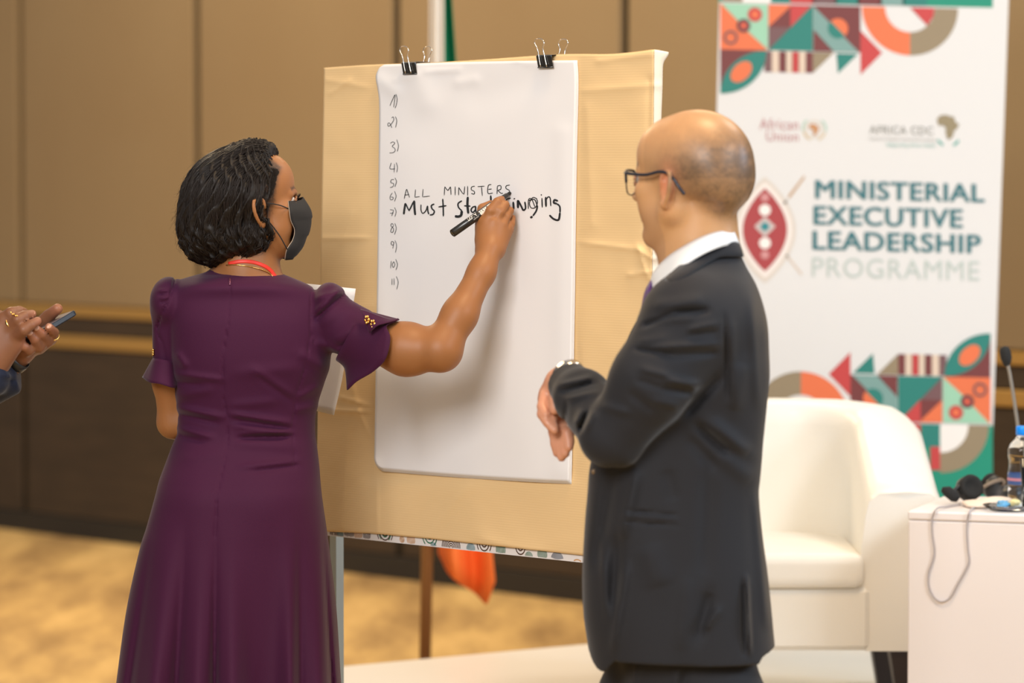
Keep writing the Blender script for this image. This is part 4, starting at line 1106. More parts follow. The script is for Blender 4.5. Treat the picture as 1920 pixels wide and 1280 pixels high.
# thumb below the marker, then the fingers closing over it
S_.chain([W(906, 430, -.008), W(903, 404, .002), W(905, 391, .006), W(921, 383, .008)], [.0140, .0118, .0105, .0088], .002, .010)
S_.chain([kn[0], W(921, 395, -.030), W(933, 379, -.026), W(940, 374, -.010)], [.0128, .0116, .0102, .0080], .0012, .004)
S_.chain([kn[1], W(938, 396, -.032), W(947, 384, -.024), W(944, 388, .002)], [.0122, .0108, .0094, .0080], .0010, .003)
S_.chain([kn[2], W(950, 406, -.024), W(956, 395, -.012), W(950, 399, .010)], [.0114, .0098, .0086, .0075], .0010, .003)
S_.chain([kn[3], W(958, 420, -.010), W(960, 409, .002), W(952, 411, .016)], [.0100, .0086, .0076, .0068], .0010, .003)
for g_ in (((941, 374, -.042), (939, 392, -.044), (927, 406, -.042)), ((955, 384, -.034), (952, 401, -.038), (942, 414, -.040)), ((960, 401, -.022), (958, 413, -.026), (952, 424, -.032))):
    for a_, b_ in zip(g_[:-1], g_[1:]): S_.cap(W(*a_), W(*b_), .0024, .0020, .0045, 's')
for kk, rr in zip(kn, (.0060, .0066, .0060, .005)): S_.ell(kk + np.array([0, -.0085, .001]), (rr, rr * .7, rr), k=.008)
WF = fw
def skinw(V):
    c = np.tile(np.array([.31, .128, .044]), (len(V), 1)); L = WF.inv(V)
    n = np.random.default_rng(1).random(len(V))
    # lips, brows, hairline fuzz at the temple
    m = 1 / (1 + np.exp(np.minimum(30, ((L[:, 1] - .078) ** 2 / .0009 + (L[:, 0]) ** 2 / .0005 + (L[:, 2] + .058) ** 2 / .0001 - 1) * 4))); c = c * (1 - m[:, None]) + np.array([.28, .07, .05]) * m[:, None]
    t = np.clip((np.abs(L[:, 0]) - .014) / .032, 0, 1); zb_ = .026 + .006 * np.sin(t * 2.6)
    br = np.exp(-((L[:, 2] - zb_) / .0034) ** 2) * (np.abs(L[:, 0]) > .012) * (np.abs(L[:, 0]) < .050) * (L[:, 1] > .055); c = c * (1 - .85 * br[:, None]) + np.array([.02, .01, .008]) * .85 * br[:, None]
    # edge of the hair on the temple and down to the sideburn
    yh = np.interp(L[:, 2], [-.045, -.03, .0, .03, .055, .075, .095], [.002, .018, .030, .034, .040, .052, .030])
    hb = 1 / (1 + np.exp((L[:, 1] - yh) / .0030)) * (L[:, 2] > -.045) * (np.linalg.norm(L, axis=1) < .16)
    hb = hb * (1 - np.clip((np.abs(L[:, 0]) - .074) / .004, 0, 1) * (L[:, 2] < .03) * (L[:, 1] > -.03)); hb = hb * (.72 + .4 * n); hb = np.clip(hb, 0, .94)
    c = c * (1 - hb[:, None]) + np.array([.018, .011, .008]) * hb[:, None]
    # redder knuckles, paler palm side
    return c
body('body', BWo, .0032, M_skw, woman, skinw)
for b, q in eyeballs(fw, woman):
    b.build('eyelid', mat('eyelid_skin', (.27, .12, .055), .5) if q < 0 else bpy.data.materials['eyelid_skin'], woman, True)
# lashes of the eye we see
b = MB()
for x in np.linspace(-.012, .014, 12):
    p0 = fw(.031 + x, .0785 + .0118 * math.cos(x / .0165 * 1.25), .0115 * math.cos(x / .0165 * 1.1)); b.tube([p0, p0 + fw.M @ np.array([x * .25, .0050, .0030]), p0 + fw.M @ np.array([x * .45, .0075, .0075])], [.0005, .0004, .0002], 4)
b.build('eyelashes', M_hair, woman)

# --- dress
D = SDF()
D.loft([(z_, x_, y_, a_, max(b_, (.078, .088, .094)[min(i_, 2)] if i_ < 3 else 0)) for i_, (z_, x_, y_, a_, b_) in enumerate(RWm)], k=0, pw=2.3)
D.cap(W(408, 552, .0), W(345, 568, .0), .050, .048, .02); D.cap(W(508, 552, .0), W(576, 585, -.01), .0455, .046, .02)
# puffed sleeve heads and sleeves
D.ell(W(317, 566, .0), (.0385, .062, .051), Rz(0), .006); D.cap(W(319, 590, .0), W(318, 700, .008), .0365, .0335, .012)
D.ell(W(618, 573, -.02), (.036, .062, .047), Rz(0), .005)
D.cap(W(614, 597, -.012), W(668, 624, -.05), .054, .0530, .015)
nk = W(463, 497, .0)
D.ell(nk + [0.0, 0, .006], (.080, .088, .0235), k=.004, op='s')
D.cap(W(463, 430, .0), W(463, 466, .0), .058, .058, k=.004, op='s')
CRW = [ # x1,y1,x2,y2,w,height
 (328, 700, 420, 712, 6, .004), (326, 716, 380, 722, 5, -.003), (330, 742, 400, 730, 9, .003), (333, 764, 422, 782, 6, .005), (333, 776, 410, 794, 5, -.004), (334, 802, 400, 820, 6, .005), (334, 815, 380, 830, 5, -.003),
 (430, 775, 548, 793, 6, .0055), (436, 786, 545, 804, 5, -.004), (440, 800, 548, 812, 6, .0045), (445, 822, 546, 818, 5, -.0065), (446, 812, 548, 809, 4, .003), (430, 760, 520, 752, 9, .003),
 (470, 690, 550, 742, 9, .0035), (480, 702, 548, 752, 6, -.003), (440, 700, 560, 690, 12, .0025), (450, 875, 560, 864, 6, .004), (470, 884, 562, 872, 5, -.003), (440, 830, 560, 838, 10, .003),
 (330, 660, 350, 690, 8, .004), (560, 660, 610, 690, 10, .004), (560, 745, 600, 722, 7, .003), (550, 770, 596, 760, 8, .003), (340, 860, 420, 850, 12, .002),
 # seams
 (433, 518, 428, 600, 1.6, -.0022), (428, 600, 419, 660, 1.6, -.0022), (419, 660, 418, 740, 1.6, -.0022), (418, 740, 428, 790, 1.6, -.0022), (428, 790, 424, 850, 1.6, -.002), (424, 850, 406, 930, 1.6, -.0022), (406, 930, 403, 1010, 2.0, -.003),
 (584, 545, 583, 620, 1.6, -.003), (583, 620, 575, 680, 1.6, -.002), (575, 680, 556, 740, 1.6, -.002), (556, 740, 549, 800, 1.6, -.002), (549, 800, 553, 880, 1.6, -.0015), (583, 620, 592, 650, 1.6, -.002),
 (328, 520, 318, 560, 2, -.005), (318, 560, 302, 590, 2, -.004), (302, 590, 294, 622, 2, -.004), (294, 622, 305, 645, 2, -.0025), (305, 645, 312, 690, 3, -.0025), (312, 690, 322, 700, 3, -.0025),
 (296, 545, 318, 543, 3, .0025), (297, 553, 317, 550, 3, -.003), (300, 560, 316, 556, 3, .0025), (300, 568, 314, 563, 3, -.003),
 (596, 532, 588, 545, 3, -.004), (592, 560, 642, 545, 6, .004), (590, 600, 645, 552, 4, -.006), (588, 588, 640, 540, 5, .004), (600, 612, 660, 570, 10, .003), (625, 640, 670, 612, 8, .003), (630, 652, 690, 630, 4, -.003), (590, 640, 640, 660, 8, .003)]
fold_c = creases([c[:5] + (c[5] * 1.45,) for c in CRW])
def skirt(p):
    X, Y = proj(p); t = np.clip((Y - 960) / 420, 0, 1) ** 1.3; t2 = np.clip((Y - 880) / 300, 0, 1)
    cxs = [(np.interp(Y, [900, 1280], a), w_, am) for a, w_, am in (
        ((330, 290), 24, .026), ((352, 331), 10, -.016), ((380, 370), 22, .026), ((405, 402), 7, -.018), ((432, 436), 24, .030), ((500, 497), 40, -.016), ((542, 545), 20, .028), ((562, 562), 9, -.016), ((590, 600), 20, .018), ((300, 244), 8, -.009), ((600, 622), 5, -.012))]
    d = np.zeros(len(p))
    for c_, w_, am in cxs: d -= am * np.exp(-((X - c_) / w_) ** 2) * t
    d -= .004 * np.exp(-((X - 500) / 70) ** 2 - ((Y - 930) / 60) ** 2) + .004 * np.exp(-((X - 370) / 40) ** 2 - ((Y - 930) / 60) ** 2)
    return d * 1.55
D.disp(lambda p: fold_c(p) + skirt(p))
D.plane((0, 0, W(0, 1490)[2]), (0, 0, -1))
body('dress', D, .0036, M_dress, woman, slack=.045, band=16)
# sleeve flounces
def flounce(name, start, hem, dep0, dep1, par, n=8):
    s_ = cr(start + [start[0]], 5); h_ = cr(hem + [hem[0]], 5); N = len(s_); G = []
    for i in range(n + 1):
        t = i / n; row = []
        for j in range(N - 1):
            a = s_[j] * (1 - t) + h_[j] * t; b = a.copy()
            e = t ** 1.5; b = s_[j] + (h_[j] - s_[j]) * t; b[2] = s_[j][2] * (1 - e) + h_[j][2] * e
            row.append(W(b[0], b[1], b[2]))
        G.append(row)
    return sheet(name, np.array(G), M_dress, par, thick=.0022, wrap=True)
flounce('sleeve_flounce', [(676, 579, -.055), (673, 585, -.070), (666, 598, -.090), (656, 622, -.108), (641, 650, -.095), (630, 672, -.065), (634, 676, -.035), (646, 660, -.008), (662, 626, .004), (676, 596, -.012), (677, 583, -.035)],
        [(749, 598, -.100), (740, 602, -.118), (724, 611, -.135), (731, 634, -.150), (722, 672, -.155), (700, 695, -.135), (668, 714, -.105), (650, 731, -.075), (664, 712, -.03), (712, 640, -.01), (738, 601, -.07)], 0, 0, woman)
flounce('sleeve_flounce', [(288, 672, .008), (292, 672, -.025), (306, 674, -.040), (322, 678, -.035), (332, 684, .0), (322, 680, .035), (300, 672, .035)],
        [(268, 708, .01), (281, 717, -.040), (300, 720, -.060), (324, 727, -.052), (337, 724, .0), (322, 716, .045), (290, 706, .045)], 0, 0, woman)
G = patch_pts([[W(676, 580, -.105), W(692, 585, -.112), (W(710, 592, -.118)), W(730, 599, -.118), W(747, 598, -.108)], [W(682, 596, -.128), W(694, 601, -.134), W(708, 603, -.138), W(726, 603, -.132), W(746, 600, -.114)],
  [W(694, 624, -.138), W(700, 617, -.144), W(710, 610, -.146), W(726, 606, -.138), W(744, 601, -.118)]], 5, 5)
sheet('flounce_overlap', G, M_dress, woman, thick=.002)
# gold sleeve ornaments
for cx, cy, l in ((688, 599, 'x'), (699, 607, 'y')):
    c = W(cx, cy, -.139); b = MB()
    for a_, rr in ((0, .0038), (1.1, .0030), (2.2, .0034), (3.3, .0028), (4.4, .0032), (5.5, .0030)):
        p_ = c + np.array([.0035 * math.cos(a_), -.002, .0065 * math.sin(a_)]); b.lathe([(0, -rr), (rr * .7, -rr * .6), (rr, 0), (rr * .7, rr * .6), (0, rr)], p_, 8)
    b.build('gold_button', M_gold2, woman, True)
b = MB(); c = W(287, 660, -.015)
for k_ in (-1, 0, 1): b.lathe([(0, -.003), (.003, -.0015), (.003, .0015), (0, .003)], c + [0, 0, k_ * .0045], 8)
b.build('gold_button', M_gold2, woman, True)
# zip pull
b = MB(); z0 = W(430, 526, -.0)
zp = march(D, [(431, y) for y in (521, 526, 534)], YW - .25, YW + .05, out=.002)
b.tube(zp, [.0012, .0024, .0018], 8); b.build('zip_pull', mat('zip_plum', (.16, .05, .09), .3, metal=.4), woman, True)

# --- lanyard and chain around the neck
def neck_line(pts, S, w_, m, nm, out=.0012, rib=True):
    c = cr(pts, 8); d_ = np.gradient(c, axis=0); n_ = np.stack([-d_[:, 1], d_[:, 0]], 1); n_ /= np.linalg.norm(n_, axis=1, keepdims=True)
    if rib:
        px_ = np.concatenate([c + n_ * w_ * e for e in (-1, -.33, .33, 1)])
        q = march(S, px_, YW - .2, YW + .06, out=out).reshape(4, len(c), 3).transpose(1, 0, 2)
        return sheet(nm, q, m, woman, thick=.0006)
    b = MB(); b.tube(march(S, c, YW - .2, YW + .06, out=out), w_, 6); return b.build(nm, m, woman, True)
neck_line([(428, 494), (450, 490), (474, 491), (495, 498), (508, 507), (517, 519)], BWo, 3.4, M_red, 'lanyard')
neck_line([(424, 497), (440, 496), (470, 500), (492, 506), (505, 512), (513, 520)], BWo, .0011, M_gold2, 'gold_chain', .0016, False)

# --- face mask with ear loops
def fpt(x, y, z): return fw(x, y, z)
MK = []
for z, xs, ys_ in ((.004, (.032, .058), (.098, .064)), (-.016, (.040, .070), (.106, .062)), (-.036, (.040, .066), (.108, .066)), (-.056, (.042, .058), (.104, .076)),
                (-.076, (.042, .057), (.098, .072)), (-.096, (.042, .064), (.088, .056)), (-.118, (.034, .048), (.076, .056))):
    yc = {.004: .1150, -.016: .1290, -.036: .1310, -.056: .1270, -.076: .1180, -.096: .1070, -.118: .0840}[z]
    MK.append([fpt(-xs[1], ys_[1], z), fpt(-xs[0], ys_[0], z), fpt(0, yc, z + (.006 if z > -.01 else 0)), fpt(xs[0], ys_[0], z), fpt(xs[1], ys_[1], z)])
G = patch_pts(MK, 6, 5)
edge_cols = [G[:, 0].copy(), G[:, -1].copy()]
# pleats
for i in range(G.shape[0]):
    t = i / (G.shape[0] - 1); pl = .0020 * (((t * 3.2) % 1.0) - .5)
    for j in range(G.shape[1]):
        u = 1 - abs(2 * j / (G.shape[1] - 1) - 1); G[i, j] += fw.M[:, 1] * pl * min(1, u * 4)
mk = sheet('face_mask', G, M_mask, woman, thick=-.0014)
for ec in (0, -1):
    b = MB(); b.tube(G[:, ec] + fw.M[:, 1] * -.0010, .0007, 6); b.build('mask_binding', mat('mask_inner_cream', (.42, .34, .27), .8) if ec == 0 else bpy.data.materials['mask_inner_cream'], mk, True)
for q in (1, -1):
    for z0, y0, x0, ez in ((-.012, .062, .066, .012), (-.096, .056, .064, -.030)):
        pts = [fpt(q * x0, y0, z0), fpt(q * (x0 + .012), (y0 + .004) * .55, z0 * .55 + ez * .30), fpt(q * .079, .008, ez * .8 - .008), fpt(q * .083, -.012, ez * .55 - .010), fpt(q * .084, -.020, -.014)]
        b = MB(); b.tube(cr(pts, 6), .0012, 6); b.build('ear_loop', M_mask, woman, True)

# --- hair: a wavy bob built over a soft core, strands following it
HS = SDF()
HS.ell(W(434, 372, .0), (.092, .098, .098), k=0)
HS.ell(W(402, 400, .0), (.066, .090, .090), k=.03)
HS.ell(W(392, 432, .0), (.056, .082, .060), k=.03)
HS.ell(W(428, 448, .0), (.074, .080, .045), k=.03)
HS.ell(W(466, 440, -.03), (.046, .060, .042), k=.02)
HS.ell(W(470, 392, -.030), (.028, .056, .050), k=.02)
HS.ell(W(468, 330, .0), (.058, .078, .062), k=.03)
HS.ell(W(489, 285, .015), (.032, .040, .022), k=.014)
HS.ell(W(468, 290, .005), (.034, .055, .025), k=.02)
HS.ell(W(472, 374, -.060), (.022, .034, .040), k=.015)
HS.cap(W(474, 425, -.062), W(508, 438, -.060), .013, .007, .012); HS.cap(W(492, 405, -.082), W(511, 434, -.066), .0045, .004, .006)
core = HS
def hair_disp(p):
    L = fw.inv(p); a = np.arctan2(L[:, 0], L[:, 1]); s_ = L[:, 2]
    return -.0035 * np.sin(a * 26 + 5 * np.sin(s_ * 42)) - .0022 * np.sin(a * 57 + 9 * np.sin(s_ * 30) + 1.0) - .003 * np.clip((-.02 - s_) / .08, 0, 1) * np.sin(s_ * 210 + a * 9)
HC = SDF(); HC.ops = list(HS.ops); HC.lo = HS.lo.copy(); HC.hi = HS.hi.copy()
# keep the face free
HC.ell(fw(.0, .118, .0), (.125, .097, .116), fw.M, .008, 's'); HC.ell(fw(.0, .085, -.085), (.13, .050, .060), fw.M, .008, 's')
HC.disp(hair_disp)
hair = body('hair', HC, .0030, M_hair, woman, rl=0)
HT = SDF(); HT.ops = HC.ops[:-1]; HT.lo = HC.lo; HT.hi = HC.hi
rg = np.random.default_rng(12); NG = 520; K = 34; PER = 13
d0 = rg.normal(size=(NG, 3)); d0 /= np.linalg.norm(d0, axis=1, keepdims=True)
cen = W(430, 385, .0)
start = cen + d0 * .16; start[:, 2] = np.abs(start[:, 2] - cen[2]) * .9 + cen[2] - .02
def snap(p, lvl):
    for _ in range(4):
        d = HT(p); d = np.clip(d, -.05, .05); p = p - HT.grad(p) * (d - lvl)[:, None]
    return p
lv = rg.uniform(-.002, .003, NG); p = snap(start, lv); paths = [p]
root = fw(.03, .045, .10); ph = rg.uniform(0, 6.28, NG); fq = rg.uniform(.45, .75, NG); am_ = rg.uniform(.4, 1.0, NG); seg = rg.uniform(.0050, .0080, NG)
for k_ in range(K - 1):
    rad = p - root; rad /= np.linalg.norm(rad, axis=1, keepdims=True) + 1e-9
    L = fw.inv(p); low = np.clip((.00 - L[:, 2]) / .08, 0, 1); up_ = np.clip((L[:, 2] - .01) / .07, 0, 1)
    v_ = rad * (up_ * 1.1 + .15)[:, None] + np.array([0, 0, -1.0]) * (1.15 - up_)[:, None]
    g = HT.grad(p); v_ -= g * (v_ * g).sum(1, keepdims=True); v_ /= np.linalg.norm(v_, axis=1, keepdims=True) + 1e-9
    sd_ = np.cross(g, v_); wv = np.sin(k_ * fq + ph) * (.10 + 1.0 * low) * am_
    v_ = v_ + sd_ * wv[:, None]; v_ /= np.linalg.norm(v_, axis=1, keepdims=True)
    pn = p + v_ * seg[:, None]; d = HT(pn); g = HT.grad(pn)
    l2 = lv + (.0045 * np.sin(k_ * fq * 1.3 + ph * 2.3) + .003) * low * am_
    p = pn - g * (np.clip(d, -.03, .03) - l2)[:, None]; paths.append(p)
GP = np.stack(paths, 1)
tg = np.gradient(GP, axis=1); tg /= np.linalg.norm(tg, axis=2, keepdims=True) + 1e-9
gn = HT.grad(GP.reshape(-1, 3)).reshape(GP.shape); sd_ = np.cross(tg, gn)
PT = []
for q in range(PER):
    th_ = rg.uniform(0, 6.28, (NG, 1)); rd = np.sqrt(rg.random((NG, 1))) * np.linspace(.0100, .0018, K)[None] ; tw = th_ + np.linspace(0, 2.5, K)[None]
    PT.append(GP + sd_ * (rd * np.cos(tw))[..., None] * 1.2 + gn * (rd * np.sin(tw))[..., None] * .35)
PT = np.concatenate(PT)
def strands(name, PT, r0, r1, m, par):
    n, k = PT.shape[:2]; t = np.gradient(PT, axis=1); t /= np.linalg.norm(t, axis=2, keepdims=True) + 1e-9
    a = np.cross(t, np.array([.3, .8, .5])); a /= np.linalg.norm(a, axis=2, keepdims=True) + 1e-9; b_ = np.cross(t, a)
    rr = np.linspace(r0, r1, k)[None, :, None]
    V = np.stack([PT + a * rr, PT - a * rr * .5 + b_ * rr * .87, PT - a * rr * .5 - b_ * rr * .87], 2).reshape(-1, 3)
    base = (np.arange(n)[:, None] * k + np.arange(k - 1)[None]) * 3; Fs = []
    for j in range(3):
        j2 = (j + 1) % 3; Fs.append(np.stack([base + j, base + j2, base + 3 + j2, base + 3 + j], -1).reshape(-1, 4))
    return mesh(name, V, np.concatenate(Fs), m, par, True)
Lr = fw.inv(PT.reshape(-1, 3)).reshape(len(PT), K, 3)
face_hit = (HC(PT.reshape(-1, 3)).reshape(len(PT), K) > .008).any(1)
PT = PT[~face_hit]
M_hs = mat('black_hair_strands', (.016, .010, .007), .42, spec=.4)
o = strands('hair_strands', PT, .00065, .00035, M_hs, hair); o['kind'] = 'stuff'
# loose flyaway hairs and short curls at the temple
fl_ = []
for i in range(420):
    j = rg.integers(len(PT)); k_ = rg.integers(0, K - 8); s0_ = PT[j, k_:k_ + 8].copy(); out = unit(s0_[0] - cen)
    for q in range(8): s0_[q] += out * (.0004 * q * q * rg.uniform(.2, .8)) + rg.normal(size=3) * .0008
    fl_.append(s0_)
o = strands('flyaway_hairs', np.array(fl_), .0003, .00012, M_hs, hair); o['kind'] = 'stuff'
zt_ = rg.uniform(-.04, .085, 900); yt_ = np.interp(zt_, [-.045, -.03, .0, .03, .055, .075, .095], [.002, .018, .030, .034, .040, .052, .045]) - np.abs(rg.normal(size=900)) * .012 + .002
pp = np.array([fw(.085, y, z) for y, z in zip(yt_, zt_)])
for _ in range(5): pp = pp - BWo.grad(pp) * np.clip(BWo(pp), -.03, .03)[:, None]
n_ = BWo.grad(pp); tdir = np.array([fw.M @ np.array([0, -1, q]) for q in rg.uniform(-.6, .3, 900)]); tdir -= n_ * (tdir * n_).sum(1, keepdims=True); tdir /= np.linalg.norm(tdir, axis=1, keepdims=True); sd2 = np.cross(n_, tdir)
tm = np.stack([pp + tdir * .0022 * q + n_ * (.0004 + .0003 * q) + sd2 * (.0012 * np.sin(q * 1.6 + np.arange(900)))[:, None] for q in range(6)], 1)
o = strands('temple_hair', np.array(tm), .00028, .00012, M_hs, hair); o['kind'] = 'stuff'

# sheet of paper in her left hand
G = patch_pts([[W(545, 529, .235), W(600, 534, .215), W(667, 541, .20)], [W(560, 610, .245), W(600, 612, .235), W(656, 615, .215)], [W(560, 700, .25), W(600, 704, .245), W(642, 708, .225)], [W(550, 762, .25), W(592, 770, .255), W(626, 778, .235)]], 5, 5)
o = sheet('sheet_of_paper', G, M_paper, None, thick=.0004); tag(o, 'white sheet of paper held low in front of her, half hidden by her body', 'paper')
# shoes
M_shoe = mat('black_shoe_leather', (.02, .018, .018), .35)
for sx in (-1, 1):
    hx = W(461, 1000)[0] + sx * .07; S_ = SDF()
    S_.cap((hx, YW - .02, .06), (hx + .09, YW + .10, .022), .036, .030, .02); S_.ell((hx + .10, YW + .12, .022), (.035, .045, .020), Rz(-.7), .02); S_.cap((hx - .01, YW - .035, .06), (hx - .012, YW - .040, .012), .022, .011, .01)
    S_.plane((0, 0, .001), (0, 0, -1)); S_.cap((hx, YW - .01, .14), (hx + .04, YW + .045, .09), .034, .034, .006, 's'); body('shoe', S_, .005, M_shoe, woman)

# ================================================================ the marker in her hand
ax = unit(MT1 - MT0); LM = np.linalg.norm(MT1 - MT0)
zf = -ax; xf = unit(np.cross(zf, [0, 0, 1])); yf = np.cross(zf, xf); MM = np.stack([xf, yf, zf], 1)
M_mkb = mat('marker_barrel_black', (.018, .016, .014), .3, coat=.3); M_mkw = mat('marker_white_print', (.80, .76, .70), .45); M_nib = mat('marker_nib', (.01, .01, .01), .8)
mk_ = empty('marker_pen', MT0); tag(mk_, 'thick black permanent marker with white lettering held in her hand', 'marker')
rb = .0082
b = MB(); b.lathe([(0, -LM), (rb * .62, -LM), (rb * .62, -LM + .003), (rb * .8, -LM + .003), (rb * .82, -LM), (rb, -LM), (rb, -.052), (rb * .92, -.048), (rb * .92, -.040), (rb * .70, -.030), (rb * .62, -.012), (rb * .42, -.008)], MT0, 28, MM); b.build('barrel', M_mkb, mk_, True)
b = MB(); b.lathe([(rb * .42, -.009), (rb * .40, -.001), (rb * .2, .0005), (0, .0005)], MT0, 16, MM); b.build('nib', M_nib, mk_, True)
# white band and lettering bent round the barrel; th0 = direction towards the camera
cam_dir = unit(np.array([0, 0, CAMH]) - MT0); th0 = math.atan2(cam_dir @ yf, cam_dir @ xf)
def wrap(v, f, name, m, r, s0_, sc_, dth, par, flip=1):
    out = []
    for x, y in v[:, :2]:
        th = th0 + dth + y * sc_ / r; z = -(s0_ + x * sc_)      # letters run from the tip side towards the tail, upside down to us
        out.append(MT0 + MM @ np.array([r * math.cos(th), r * math.sin(th), z]))
    return mesh(name, out, f, m, par)
nb2 = 24
vb = []; 
for i in range(2):
    for j in range(9):
        th = th0 + math.radians(-18 + 9 * j - 30); vb.append(MT0 + MM @ np.array([(rb + .00015) * math.cos(th), (rb + .00015) * math.sin(th), -(.052 + .040 * i)]))
mesh('white_band', vb, [(j, j + 1, j + 10, j + 9) for j in range(8)], M_mkw, mk_)

dth_ = -math.radians(30) - .42
v, f = text_mesh('MARKS', 0, .02, 1.0); wrap(v, f, 'lettering', mat('marker_dark_print', (.03, .025, .02), .45), rb + .00035, .0660, .0092, dth_ + .04, mk_)
v, f = text_mesh('A LOT', 0, .02, 1.0); wrap(v, f, 'lettering', M_mkw, rb + .00035, .0985, .0092, dth_ + .04, mk_)
v, f = text_mesh('PERMANENT', 0, .0, 1.0); wrap(v, f, 'lettering', M_mkw, rb + .00035, .098, .0026, dth_ + 1.08, mk_)
v, f = text_mesh('MARKER', 0, .0, 1.0); wrap(v, f, 'lettering', M_mkw, rb + .00035, .112, .0022, dth_ - .35, mk_)
# ================================================================ the man in the suit
YN = 6.38
N_ = lambda px, py, dy=0.0: P(px, py, YN + dy)
M_skm = mat('light_skin', (.62, .36, .21), .40, spec=.5, bump=(260, .10, (1, 1, 1), .001), attr=True, sss=.12)
M_suit = mat('charcoal_suit_wool', (.019, .019, .022), .75, spec=.22, bump=(1100, .3, (1, 1, 1), .0005), sheen=.16)
M_shirt = mat('white_shirt_cotton', (.86, .85, .83), .7)
M_tie = mat('purple_tie_silk', (.085, .018, .16), .4)
man = empty('person', (N_(1300, 600)[0], YN, 0)); tag(man, 'bald man in dark suit and glasses with folded hands watching her write', 'person')
J_rows = [(462, 1308, 1378, .055, .0), (476, 1285, 1388, .075, .0), (500, 1255, 1399, .105, .0), (540, 1232, 1420, .140, .0), (600, 1203, 1437, .160, .0), (660, 1178, 1441, .165, .0), (710, 1162, 1442, .160, .0), (760, 1150, 1437, .152, .0),
 (830, 1124, 1430, .146, .0), (870, 1107, 1427, .146, .0), (930, 1101, 1421, .148, .0), (990, 1096, 1424, .152, .0), (1073, 1092, 1437, .158, .0), (1150, 1094, 1446, .162, .0), (1215, 1103, 1453, .164, .0), (1262, 1110, 1460, .165, .0)]
RJ = rows(J_rows, YN)
B2 = SDF()
B2.loft([(r[0], r[1], r[2], r[3] - (.014 if i < 8 else .03), r[4] - .014) for i, r in enumerate(RJ) if r[0] > RJ[12][0]], k=0, pw=2.4)
az = math.radians(37); fm = Frame(N_(1294, 337), (-math.cos(az), math.sin(az), -.04), sc=1.045)
B2.cap(N_(1308, 400), N_(1312, 500), .059, .066, .03); B2.cap(N_(1290, 395, .02), N_(1290, 470, .01), .045, .052, .03)
B2.cap(N_(1325, 385, -.01), N_(1318, 440, 0), .050, .058, .03)
head(B2, fm, cran=(.078, .1015, .086))
B2.ell(fm(0, -.078, -.010), (.050 * 1.045, .030, .040), fm.M, .03)
# hips and legs
zh = N_(0, 1215)[2]; xh = (N_(1163, 0)[0] + N_(1413, 0)[0]) / 2
for sx, sy in ((-.055, .06), (.055, -.06)):
    B2.chain([(xh + sx * .9, YN + sy, zh), (xh + sx, YN + sy, .50), (xh + sx, YN + sy, .09)], [.050, .046, .035], .03, .03)
B2.ell((xh, YN, zh), (.085, .09, .08), k=.02)
# near (left) arm inside the sleeve, far arm too
B2.chain([N_(1290, 610, -.13), N_(1215, 720, -.16), N_(1152, 818, -.14)], [.036, .034, .028], .02, .03)
B2.chain([N_(1150, 818, -.14), N_(1085, 735, .02), N_(1066, 706, .065)], [.028, .026, .026], .015, .015)
# left hand, wrist bent, fingers folded down
lw = N_(1066, 706, .065)
B2.chain([lw, N_(1050, 716, .09), N_(1034, 738, .11)], [.0265, .025, .023], .01, .012)
B2.cap(N_(1048, 722, .09), N_(1026, 752, .10), .020, .017, .012)
for i, (a_, b_, c_) in enumerate((((1022, 742), (1016, 762), (1024, 778)), ((1026, 756), (1016, 776), (1026, 792)), ((1034, 762), (1024, 785), (1033, 800)), ((1042, 766), (1034, 790), (1040, 806)))):
    B2.chain([N_(a_[0] + 8, a_[1] - 8, .10), N_(*a_, .085 - .005 * i), N_(*b_, .070 - .004 * i), N_(*c_, .055 - .004 * i)], [.0125, .0105, .0095, .0085], .0015, .006)
B2.chain([N_(1046, 724, .07), N_(1040, 748, .05), N_(1040, 768, .045)], [.014, .0115, .0095], .002, .008)
